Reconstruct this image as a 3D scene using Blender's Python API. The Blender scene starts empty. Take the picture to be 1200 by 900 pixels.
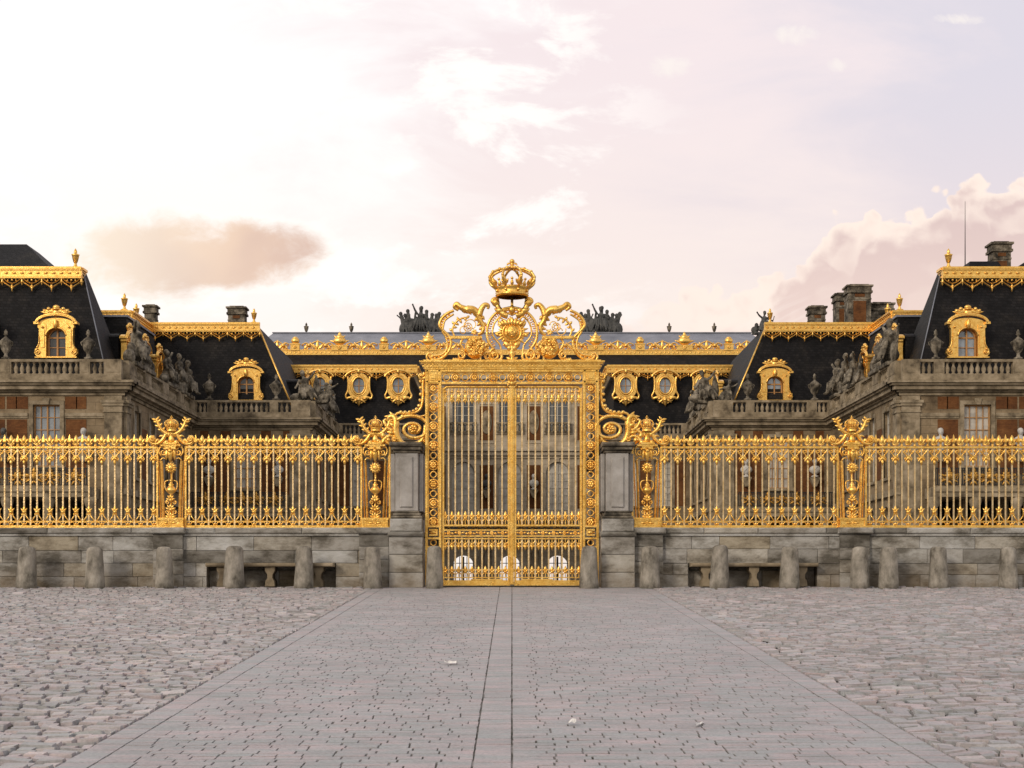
import bpy, math, random
import numpy as np
random.seed(7)
RNG = np.random.default_rng(11)
R = math.radians
SC = bpy.context.scene
COL = SC.collection

# ------------------------------------------------------------------ camera
# eye is 1.6 m above the cobbles at its feet; the square climbs 5 % up to the gate
cam_d = bpy.data.cameras.new("camera"); cam = bpy.data.objects.new("camera", cam_d); COL.objects.link(cam)
cam.location = (0, 0, 0); cam.rotation_euler = (R(90), 0, 0)
cam_d.sensor_width = 36; cam_d.lens = 54; cam_d.shift_y = 0.2
cam_d.clip_start = 0.1; cam_d.clip_end = 8000
SC.camera = cam
SC.render.resolution_x = 1024; SC.render.resolution_y = 768
F = 1800.0                         # focal length in pixels of the 1200 px wide photograph
SC.view_settings.view_transform = 'Standard'; SC.view_settings.look = 'None'
SC.view_settings.gamma = 1; SC.view_settings.use_curve_mapping = False
SC.view_settings.exposure = 0.0

# ------------------------------------------------------------------ world
def build_world():
    w = bpy.data.worlds.new("World"); SC.world = w; w.use_nodes = True
    nt = w.node_tree; N = nt.nodes; L = nt.links
    for n in list(N): N.remove(n)
    def V(x):
        return x
    def mth(op, a, b=None, c=None, clamp=False):
        n = N.new('ShaderNodeMath'); n.operation = op; n.use_clamp = clamp
        for i, v in enumerate((a, b, c)):
            if v is None: continue
            if hasattr(v, 'links') or hasattr(v, 'is_linked'): L.new(v, n.inputs[i])
            else: n.inputs[i].default_value = v
        return n.outputs[0]
    def mix(f, a, b):
        n = N.new('ShaderNodeMix'); n.data_type = 'RGBA'
        for idx, v in ((0, f), (6, a), (7, b)):
            if hasattr(v, 'is_linked'): L.new(v, n.inputs[idx])
            elif idx == 0: n.inputs[0].default_value = v
            else: n.inputs[idx].default_value = (*v, 1)
        return n.outputs[2]
    def sstep(x, a, b):
        n = N.new('ShaderNodeMapRange'); n.interpolation_type = 'SMOOTHSTEP'
        L.new(x, n.inputs[0]); n.inputs[1].default_value = a; n.inputs[2].default_value = b
        return n.outputs[0]
    def noise(vec, scale, detail=5, rough=0.55, dist=0.0):
        n = N.new('ShaderNodeTexNoise'); L.new(vec, n.inputs['Vector']); n.inputs['Scale'].default_value = scale
        n.inputs['Detail'].default_value = detail; n.inputs['Roughness'].default_value = rough
        n.inputs['Distortion'].default_value = dist
        return n.outputs[0]
    def comb(x, y, z=0.0):
        n = N.new('ShaderNodeCombineXYZ')
        for i, v in enumerate((x, y, z)):
            if hasattr(v, 'is_linked'): L.new(v, n.inputs[i])
            else: n.inputs[i].default_value = v
        return n.outputs[0]
    tc = N.new('ShaderNodeTexCoord'); sep = N.new('ShaderNodeSeparateXYZ'); L.new(tc.outputs['Generated'], sep.inputs[0])
    X, Y, Z = sep.outputs
    yp = mth('MAXIMUM', Y, 0.12)
    u = mth('DIVIDE', X, yp); v = mth('DIVIDE', Z, yp)
    uv = comb(u, v)
    sky = N.new('ShaderNodeTexSky'); sky.sky_type = 'NISHITA'; sky.sun_disc = False
    sky.sun_elevation = SUN_EL; sky.sun_rotation = SUN_ROT
    sky.air_density = 1.2; sky.dust_density = 3.0
    skc = N.new('ShaderNodeVectorMath'); skc.operation = 'SCALE'; L.new(sky.outputs[0], skc.inputs[0]); skc.inputs[3].default_value = SKY_STR
    nish = skc.outputs[0]
    # thin bright veil over the western sky: white glow on the left, lavender on the right
    n1 = noise(comb(mth('MULTIPLY', u, 1.0), mth('MULTIPLY', v, 2.6)), 4.2, 6, 0.6, 0.4)
    n2 = noise(comb(mth('MULTIPLY', u, 1.0), mth('MULTIPLY', v, 2.2), 3.7), 11, 6, 0.62, 0.3)
    g = mth('ADD', u, mth('MULTIPLY', mth('SUBTRACT', n1, 0.5), 0.62))
    lr = sstep(g, -0.20, 0.30)
    up = sstep(v, 0.10, 0.36)
    right = mix(up, (0.93, 0.78, 0.75), (0.755, 0.72, 0.80))
    left = mix(up, (1.03, 0.955, 0.90), (1.08, 1.04, 1.03))
    midc = mix(up, (0.99, 0.87, 0.79), (0.94, 0.825, 0.84))
    c = mix(sstep(g, -0.17, 0.05), left, mix(sstep(g, 0.06, 0.34), midc, right))
    # bright wisps
    wsp = mth('MULTIPLY', sstep(n2, 0.50, 0.62), mth('SUBTRACT', 1.0, sstep(u, 0.0, 0.14)))
    c = mix(mth('MULTIPLY', wsp, 0.9), c, (1.10, 1.05, 1.01))
    # three little bright clouds high on the right
    for px, py, rx, ry in ((785, 75, 30, 17), (930, 40, 34, 14), (983, 77, 17, 10), (1130, 22, 40, 8)):
        du = mth('DIVIDE', mth('SUBTRACT', u, (px - 600) / F), rx / F); dv = mth('DIVIDE', mth('SUBTRACT', v, (690 - py) / F), ry / F)
        dd = mth('ADD', mth('MULTIPLY', du, du), mth('MULTIPLY', dv, dv))
        nn = noise(uv, 55, 5, 0.6, 0.6)
        m = sstep(mth('ADD', mth('SUBTRACT', 1.0, dd), mth('MULTIPLY', mth('SUBTRACT', nn, 0.5), 3.4)), 0.15, 1.5)
        c = mix(mth('MULTIPLY', m, 0.75), c, (1.0, 0.93, 0.88))
    # peach-grey cloud low on the left
    nb = noise(comb(u, mth('MULTIPLY', v, 1.5)), 30, 8, 0.66, 0.35); nb2 = noise(uv, 9, 3, 0.5)
    m = None
    for px, py, rx, ry in ((185, 302, 100, 50), (300, 293, 84, 36), (240, 314, 110, 28)):
        du = mth('DIVIDE', mth('SUBTRACT', u, (px - 600) / F), rx / F); dv = mth('DIVIDE', mth('SUBTRACT', v, (690 - py) / F), ry / F)
        q = mth('SUBTRACT', 1.0, mth('ADD', mth('MULTIPLY', du, du), mth('MULTIPLY', dv, dv)))
        m = q if m is None else mth('MAXIMUM', m, q)
    mm = mth('ADD', m, mth('MULTIPLY', mth('SUBTRACT', nb, 0.5), 2.1))
    m = sstep(mm, -0.35, 0.75)
    cc = mix(sstep(nb2, 0.40, 0.60), (0.90, 0.67, 0.52), (0.74, 0.54, 0.46))
    halo = mth('MULTIPLY', sstep(mm, -0.75, -0.1), 0.65)
    c = mix(halo, c, (1.12, 1.06, 1.0))
    c = mix(m, c, mix(sstep(u, -0.28, -0.16), (1.0, 0.85, 0.70), cc))
    # cumulus bank rising to the right
    ramp = N.new('ShaderNodeValToRGB'); ramp.color_ramp.interpolation = 'LINEAR'
    e = ramp.color_ramp.elements
    pts = [(560, 372), (700, 362), (800, 345), (890, 345), (935, 300), (985, 252), (1045, 238), (1090, 240), (1120, 218), (1200, 214)]
    L.new(mth('DIVIDE', mth('ADD', u, 0.4), 0.8), ramp.inputs[0])
    while len(e) < len(pts): e.new(0.5)
    for i, (px, py) in enumerate(pts):
        e[i].position = ((px - 600) / F + 0.4) / 0.8; q = (690 - py) / F * 2; e[i].color = (q, q, q, 1)
    top = mth('MULTIPLY', ramp.outputs[0], 0.5)
    vo = N.new('ShaderNodeTexVoronoi'); vo.feature = 'SMOOTH_F1'; vo.inputs['Scale'].default_value = 34; vo.inputs['Smoothness'].default_value = 0.35
    wv = N.new('ShaderNodeVectorMath'); wv.operation = 'ADD'; L.new(uv, wv.inputs[0])
    nz = N.new('ShaderNodeTexNoise'); L.new(uv, nz.inputs['Vector']); nz.inputs['Scale'].default_value = 30; nz.inputs['Detail'].default_value = 5
    sc = N.new('ShaderNodeVectorMath'); sc.operation = 'SCALE'; L.new(nz.outputs['Color'], sc.inputs[0]); sc.inputs[3].default_value = 0.03
    L.new(sc.outputs[0], wv.inputs[1]); L.new(wv.outputs[0], vo.inputs['Vector'])
    n3 = noise(uv, 60, 6, 0.6)
    vo2 = N.new('ShaderNodeTexVoronoi'); vo2.feature = 'SMOOTH_F1'; vo2.inputs['Scale'].default_value = 82; vo2.inputs['Smoothness'].default_value = 0.25
    L.new(wv.outputs[0], vo2.inputs['Vector'])
    off = N.new('ShaderNodeVectorMath'); off.operation = 'ADD'; L.new(wv.outputs[0], off.inputs[0]); off.inputs[1].default_value = (0.006, -0.008, 0)
    vo3 = N.new('ShaderNodeTexVoronoi'); vo3.feature = 'SMOOTH_F1'; vo3.inputs['Scale'].default_value = 34; vo3.inputs['Smoothness'].default_value = 0.35; L.new(off.outputs[0], vo3.inputs['Vector'])
    puff = sstep(mth('SUBTRACT', vo3.outputs['Distance'], vo.outputs['Distance']), 0.02, 0.22)
    bil = mth('ADD', mth('ADD', mth('MULTIPLY', mth('SUBTRACT', 0.45, vo.outputs['Distance']), 0.030), mth('MULTIPLY', mth('SUBTRACT', 0.5, vo2.outputs['Distance']), 0.018)), mth('MULTIPLY', mth('SUBTRACT', n3, 0.5), 0.012))
    dep = mth('ADD', mth('SUBTRACT', top, v), bil)
    m = sstep(dep, 0.0, 0.004)
    m = mth('MULTIPLY', m, sstep(u, 0.0, 0.16))
    shade = sstep(mth('ADD', dep, mth('MULTIPLY', mth('SUBTRACT', noise(uv, 20, 5, 0.6, 0.5), 0.5), 0.05)), 0.002, 0.026)
    shade = mth('MULTIPLY', shade, mth('SUBTRACT', 1.0, mth('MULTIPLY', puff, mth('SUBTRACT', 0.75, mth('MULTIPLY', sstep(dep, 0.01, 0.055), 0.6)))))
    c = mix(m, c, mix(shade, (1.05, 0.89, 0.79), mix(sstep(v, 0.17, 0.25), (0.87, 0.68, 0.62), (0.77, 0.60, 0.57))))
    # low bright streaks in front of the bank
    n4 = noise(comb(mth('SUBTRACT', u, mth('MULTIPLY', v, 1.2)), mth('MULTIPLY', mth('ADD', v, mth('MULTIPLY', u, -0.45)), 4.0), 9.1), 13, 5, 0.6)
    st = mth('MULTIPLY', sstep(n4, 0.55, 0.70), mth('SUBTRACT', 1.0, sstep(v, 0.17, 0.215)))
    c = mix(mth('MULTIPLY', st, 0.4), c, (1.05, 0.94, 0.86))
    # veil is densest to the west, thins out overhead and behind
    front = sstep(Y, -0.15, 0.45)
    rear_n = noise(tc.outputs['Generated'], 2.2, 5, 0.55)
    rear = mix(sstep(rear_n, 0.42, 0.64), REAR_A, REAR_B)
    lowm = sstep(Z, -0.02, 0.02)
    c = mix(front, mix(0.25, rear, nish), c)
    c = mix(lowm, (0.25, 0.22, 0.21), c)
    bg = N.new('ShaderNodeBackground'); L.new(c, bg.inputs[0]); bg.inputs[1].default_value = 1.0
    out = N.new('ShaderNodeOutputWorld'); L.new(bg.outputs[0], out.inputs[0])

SUN_EL = R(24); SUN_AZ = R(216)          # azimuth clockwise from +Y (where the camera looks)
SUN_ROT = SUN_AZ; SKY_STR = 0.10
REAR_A = (0.36, 0.36, 0.40); REAR_B = (1.75, 1.58, 1.42)
build_world()
sd = bpy.data.lights.new("sun", 'SUN'); sd.energy = 1.3; sd.angle = R(12); sd.color = (1.0, 0.89, 0.76)
so = bpy.data.objects.new("sun", sd); COL.objects.link(so)
_d = np.array([math.sin(SUN_AZ) * math.cos(SUN_EL), math.cos(SUN_AZ) * math.cos(SUN_EL), math.sin(SUN_EL)])
from mathutils import Vector
so.rotation_euler = Vector((-_d[0], -_d[1], -_d[2])).to_track_quat('-Z', 'Y').to_euler(); so.location = (-20, -20, 40)

# ------------------------------------------------------------------ materials
def new_mat(name):
    m = bpy.data.materials.new(name); m.use_nodes = True
    nt = m.node_tree; b = nt.nodes['Principled BSDF']; return m, nt, b
def pos_vec(nt, scale=(1, 1, 1)):
    g = nt.nodes.new('ShaderNodeNewGeometry')
    mp = nt.nodes.new('ShaderNodeMapping'); mp.inputs['Scale'].default_value = scale
    nt.links.new(g.outputs['Position'], mp.inputs[0]); return mp.outputs[0], g
def wall_vec(nt):
    g = nt.nodes.new('ShaderNodeNewGeometry'); s = nt.nodes.new('ShaderNodeSeparateXYZ'); nt.links.new(g.outputs['Position'], s.inputs[0])
    a = nt.nodes.new('ShaderNodeMath'); nt.links.new(s.outputs[0], a.inputs[0]); nt.links.new(s.outputs[1], a.inputs[1])
    c = nt.nodes.new('ShaderNodeCombineXYZ'); nt.links.new(a.outputs[0], c.inputs[0]); nt.links.new(s.outputs[2], c.inputs[1])
    return c.outputs[0]
def nz(nt, vec, scale, detail=5, rough=0.6):
    n = nt.nodes.new('ShaderNodeTexNoise'); nt.links.new(vec, n.inputs['Vector']); n.inputs['Scale'].default_value = scale
    n.inputs['Detail'].default_value = detail; n.inputs['Roughness'].default_value = rough; return n.outputs[0]
def ramp(nt, fac, stops):
    r = nt.nodes.new('ShaderNodeValToRGB'); nt.links.new(fac, r.inputs[0]); e = r.color_ramp.elements
    while len(e) < len(stops): e.new(0.5)
    for i, (p, c) in enumerate(stops): e[i].position = p; e[i].color = (*c, 1)
    return r.outputs[0]
def mixc(nt, f, a, b, mode='MIX'):
    n = nt.nodes.new('ShaderNodeMix'); n.data_type = 'RGBA'; n.blend_type = mode
    for i, v in ((0, f), (6, a), (7, b)):
        if hasattr(v, 'is_linked'): nt.links.new(v, n.inputs[i])
        elif i == 0: n.inputs[0].default_value = v
        else: n.inputs[i].default_value = (*v, 1)
    return n.outputs[2]
def bump(nt, b, h, strength=0.3, dist=0.02):
    n = nt.nodes.new('ShaderNodeBump'); nt.links.new(h, n.inputs['Height']); n.inputs['Strength'].default_value = strength
    n.inputs['Distance'].default_value = dist; nt.links.new(n.outputs[0], b.inputs['Normal'])
def mottled(name, stops, scale=1.0, rough=0.85, metal=0.0, bs=20, bst=0.3, bd=0.02, stretch=(1, 1, 1), spec=0.3):
    m, nt, b = new_mat(name); v, _ = pos_vec(nt, stretch)
    nt.links.new(ramp(nt, nz(nt, v, scale, 7, 0.65), stops), b.inputs['Base Color'])
    b.inputs['Roughness'].default_value = rough; b.inputs['Metallic'].default_value = metal
    b.inputs['Specular IOR Level'].default_value = spec
    bump(nt, b, nz(nt, v, bs, 5), bst, bd); return m
def blocky(name, stops, bw, bh, mortar, msize=0.02, rough=0.85, scale=1.2, var=0.35, bst=0.4, spec=0.3):
    m, nt, b = new_mat(name); v = wall_vec(nt); p, _ = pos_vec(nt)
    br = nt.nodes.new('ShaderNodeTexBrick'); nt.links.new(v, br.inputs['Vector'])
    br.inputs['Scale'].default_value = 1; br.inputs['Brick Width'].default_value = bw; br.inputs['Row Height'].default_value = bh
    br.inputs['Mortar Size'].default_value = msize; br.inputs['Color1'].default_value = (1, 1, 1, 1)
    k = 1 - var; br.inputs['Color2'].default_value = (k, k, k, 1); br.inputs['Mortar'].default_value = (*mortar, 1)
    base = ramp(nt, nz(nt, p, scale, 7, 0.65), stops)
    nt.links.new(mixc(nt, 1.0, base, br.outputs['Color'], 'MULTIPLY'), b.inputs['Base Color'])
    b.inputs['Roughness'].default_value = rough; b.inputs['Specular IOR Level'].default_value = spec
    inv = nt.nodes.new('ShaderNodeMath'); inv.operation = 'SUBTRACT'; inv.inputs[0].default_value = 1; nt.links.new(br.outputs['Fac'], inv.inputs[1])
    bump(nt, b, inv.outputs[0], bst, 0.02); return m
MT = {}
def gold_mat(name, c1, c2, c3, rough):
    m, nt, b = new_mat(name); v, _ = pos_vec(nt)
    nt.links.new(ramp(nt, nz(nt, v, 6.5, 7, 0.75), [(0.30, c3), (0.44, c2), (0.60, c1)]), b.inputs['Base Color'])
    b.inputs['Metallic'].default_value = 0.86
    rr = nt.nodes.new('ShaderNodeMapRange'); nt.links.new(nz(nt, v, 9, 4), rr.inputs[0]); rr.inputs[3].default_value = rough - 0.1; rr.inputs[4].default_value = rough + 0.16
    nt.links.new(rr.outputs[0], b.inputs['Roughness'])
    bump(nt, b, nz(nt, v, 30, 5, 0.7), 0.6, 0.012); return m
MT['gold'] = gold_mat('gilding', (0.98, 0.64, 0.18), (0.86, 0.49, 0.10), (0.52, 0.26, 0.045), 0.27)
MT['bar_gold'] = gold_mat('worn_bar_gilding', (0.86, 0.66, 0.37), (0.70, 0.50, 0.25), (0.44, 0.28, 0.11), 0.34)
MT['old_gold'] = gold_mat('tarnished_gilding', (0.62, 0.36, 0.09), (0.42, 0.22, 0.045), (0.22, 0.10, 0.02), 0.42)  # darker, more orange gilding for the balcony ornaments
MT['gold_far'] = gold_mat('roof_gilding', (0.98, 0.64, 0.19), (0.86, 0.49, 0.11), (0.50, 0.26, 0.05), 0.30)
MT['stone'] = blocky('facade_stone', [(0.30, (0.10, 0.070, 0.040)), (0.5, (0.24, 0.178, 0.106)), (0.7, (0.37, 0.285, 0.18))], 1.1, 0.42, (0.6, 0.6, 0.6), 0.012, scale=0.8, var=0.18)
MT['pale_stone'] = blocky('pale_court_stone', [(0.30, (0.30, 0.24, 0.165)), (0.5, (0.50, 0.42, 0.31)), (0.7, (0.62, 0.54, 0.42))], 1.1, 0.42, (0.6, 0.6, 0.6), 0.012, scale=0.8, var=0.15)
MT['trim'] = mottled('trim_stone', [(0.33, (0.075, 0.057, 0.036)), (0.5, (0.245, 0.195, 0.127)), (0.68, (0.41, 0.335, 0.235))], 1.3, 0.85)
MT['oldstone'] = mottled('weathered_stone', [(0.38, (0.028, 0.024, 0.018)), (0.5, (0.125, 0.106, 0.078)), (0.63, (0.30, 0.26, 0.20))], 2.0, 0.9, bs=12, bst=0.5, bd=0.06)
MT['darkstone'] = mottled('sooty_stone', [(0.3, (0.03, 0.03, 0.03)), (0.6, (0.10, 0.10, 0.095)), (0.8, (0.16, 0.15, 0.14))], 1.5, 0.9, bs=8, bst=0.5, bd=0.06)  # darker grey mottle for the ridge groups, a small statue and some busts
MT['brick'] = blocky('brick', [(0.3, (0.085, 0.032, 0.010)), (0.5, (0.155, 0.060, 0.018)), (0.7, (0.22, 0.096, 0.032))], 0.24, 0.075, (0.75, 0.7, 0.6), 0.008, scale=1.5, var=0.3, bst=0.2)
MT['slate'] = blocky('slate', [(0.32, (0.006, 0.006, 0.007)), (0.5, (0.014, 0.013, 0.014)), (0.70, (0.034, 0.029, 0.025))], 0.26, 0.17, (0.35, 0.35, 0.35), 0.018, rough=0.66, scale=0.9, var=0.6, spec=0.16, bst=0.5)
MT['lead'] = mottled('lead_roofing', [(0.3, (0.13, 0.14, 0.17)), (0.7, (0.24, 0.25, 0.29))], 0.6, 0.5, spec=0.5, bst=0.1)
MT['wood'] = mottled('ochre_window_paint', [(0.3, (0.34, 0.17, 0.06)), (0.7, (0.50, 0.28, 0.11))], 3, 0.6)
MT['paledoor'] = mottled('stone_white_paint', [(0.3, (0.45, 0.42, 0.36)), (0.7, (0.58, 0.54, 0.47))], 3, 0.6)
MT['iron'] = mottled('black_iron', [(0.3, (0.012, 0.012, 0.012)), (0.7, (0.03, 0.028, 0.025))], 5, 0.5)
MT['dark'] = mottled('dark_door_paint', [(0.3, (0.008, 0.007, 0.006)), (0.7, (0.016, 0.014, 0.012))], 3, 0.8, spec=0.05)  # near-black colour stands in for the deep shade under the balconies
MT['marble'] = mottled('white_marble', [(0.3, (0.38, 0.36, 0.33)), (0.7, (0.62, 0.60, 0.56))], 5, 0.6)
MT['paper'] = mottled('paper', [(0.3, (0.6, 0.58, 0.55)), (0.7, (0.8, 0.78, 0.75))], 20, 0.8)
def glass_mat(name, c, rough, spec=0.8, metal=0.0):
    m, nt, b = new_mat(name); v, _ = pos_vec(nt)
    nt.links.new(ramp(nt, nz(nt, v, 1.6, 3), [(0.35, tuple(k * 0.6 for k in c)), (0.65, c)]), b.inputs['Base Color'])
    b.inputs['Roughness'].default_value = rough; b.inputs['Specular IOR Level'].default_value = spec; b.inputs['Metallic'].default_value = metal
    bump(nt, b, nz(nt, v, 2.5, 2), 0.12, 0.02); return m
MT['glass'] = glass_mat('window_glass', (0.06, 0.065, 0.07), 0.06)
MT['blue_glass'] = glass_mat('pale_window_glass', (0.30, 0.34, 0.38), 0.15, 0.8, 0.3)  # pale blue base colour paints in the reflected sky
MT['blind'] = glass_mat('glass_over_white_blind', (0.56, 0.52, 0.45), 0.2, 0.6)
# ashlar with a tone per block
def block_mat():
    m, nt, b = new_mat('ashlar_blocks'); v, g = pos_vec(nt); v2, _ = pos_vec(nt, (0.75, 1, 1.5))
    isl = ramp(nt, g.outputs['Random Per Island'], [(0.0, (0.21, 0.20, 0.18)), (0.25, (0.38, 0.365, 0.34)), (0.5, (0.46, 0.46, 0.45)), (0.75, (0.36, 0.315, 0.24)), (1.0, (0.55, 0.55, 0.54))])
    st = ramp(nt, nz(nt, v2, 2.0, 8, 0.66), [(0.37, (0.32, 0.30, 0.26)), (0.46, (0.64, 0.615, 0.57)), (0.56, (0.96, 0.95, 0.92)), (0.68, (1.15, 1.15, 1.15))])
    c = mixc(nt, 1.0, isl, st, 'MULTIPLY')
    s = nt.nodes.new('ShaderNodeSeparateXYZ'); nt.links.new(g.outputs['Position'], s.inputs[0])
    mr = nt.nodes.new('ShaderNodeMapRange'); nt.links.new(s.outputs[2], mr.inputs[0]); mr.inputs[1].default_value = 0.55; mr.inputs[2].default_value = 0.0
    f = nt.nodes.new('ShaderNodeMath'); f.operation = 'MULTIPLY'; nt.links.new(mr.outputs[0], f.inputs[0]); nt.links.new(nz(nt, v, 3, 5), f.inputs[1])
    c = mixc(nt, f.outputs[0], c, (0.20, 0.14, 0.075))
    nt.links.new(c, b.inputs['Base Color']); b.inputs['Roughness'].default_value = 0.88; b.inputs['Specular IOR Level'].default_value = 0.25
    bump(nt, b, nz(nt, v, 16, 8, 0.72), 0.8, 0.035); return m
MT['ashlar'] = block_mat()
MT['bollard'] = mottled('bollard_stone', [(0.34, (0.10, 0.088, 0.07)), (0.46, (0.22, 0.20, 0.165)), (0.58, (0.32, 0.29, 0.245)), (0.72, (0.43, 0.395, 0.34))], 4.5, 0.9, bs=22, bst=0.7, bd=0.03, stretch=(1, 1, 0.6))
MT['pier_stone'] = mottled('pier_stone', [(0.3, (0.20, 0.185, 0.165)), (0.5, (0.33, 0.31, 0.285)), (0.7, (0.43, 0.41, 0.39))], 2.2, 0.88, bs=20, bst=0.35, bd=0.02)
def sett_mat(name, stops, wear, joint):
    m, nt, b = new_mat(name); v, g = pos_vec(nt)
    isl = ramp(nt, g.outputs['Random Per Island'], stops)
    vs_, _ = pos_vec(nt, (0.8, 2.2, 1)); isl = mixc(nt, 0.55, isl, ramp(nt, nz(nt, vs_, 2.6, 6, 0.7), [(0.40, (0.32, 0.352, 0.355)), (0.50, (0.355, 0.345, 0.355)), (0.60, (0.47, 0.385, 0.395))]))
    st = ramp(nt, nz(nt, v, 1.1, 6, 0.6), [(0.3, (0.88, 0.87, 0.87)), (0.7, (1.10, 1.08, 1.08))])
    fine = ramp(nt, nz(nt, v, 38, 5, 0.7), [(0.3, (0.72, 0.72, 0.72)), (0.55, (1, 1, 1)), (0.75, (1.15, 1.13, 1.12))])
    c = mixc(nt, 1.0, mixc(nt, 1.0, isl, st, 'MULTIPLY'), fine, 'MULTIPLY')
    nt.links.new(c, b.inputs['Base Color'])
    rr = nt.nodes.new('ShaderNodeMapRange'); nt.links.new(nz(nt, v, 7, 4), rr.inputs[0]); rr.inputs[3].default_value = wear; rr.inputs[4].default_value = wear + 0.3
    nt.links.new(rr.outputs[0], b.inputs['Roughness']); b.inputs['Specular IOR Level'].default_value = 0.5
    bump(nt, b, nz(nt, v, 45, 6, 0.7), 0.5, 0.006); return m
MT['cobble'] = sett_mat('cobblestones', [(0, (0.20, 0.185, 0.18)), (0.35, (0.34, 0.31, 0.31)), (0.6, (0.31, 0.325, 0.325)), (0.8, (0.42, 0.35, 0.35)), (1, (0.58, 0.52, 0.49))], 0.38, 0)
MT['sett'] = sett_mat('road_setts', [(0, (0.27, 0.268, 0.272)), (0.4, (0.33, 0.325, 0.332)), (0.7, (0.32, 0.338, 0.345)), (0.88, (0.41, 0.345, 0.355)), (1, (0.39, 0.375, 0.38))], 0.5, 0)
MT['joint'] = mottled('joint_sand', [(0.35, (0.035, 0.031, 0.024)), (0.5, (0.075, 0.068, 0.053)), (0.7, (0.14, 0.128, 0.10))], 6, 0.95, bs=60)
MT['bedding'] = mottled('road_joint_sand', [(0.38, (0.05, 0.046, 0.036)), (0.5, (0.15, 0.14, 0.125)), (0.6, (0.27, 0.25, 0.245))], 2.5, 0.95, bs=60)
MT['court'] = blocky('court_paving', [(0.3, (0.18, 0.17, 0.16)), (0.7, (0.28, 0.26, 0.25))], 0.2, 0.15, (0.4, 0.4, 0.4), 0.02)

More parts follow.
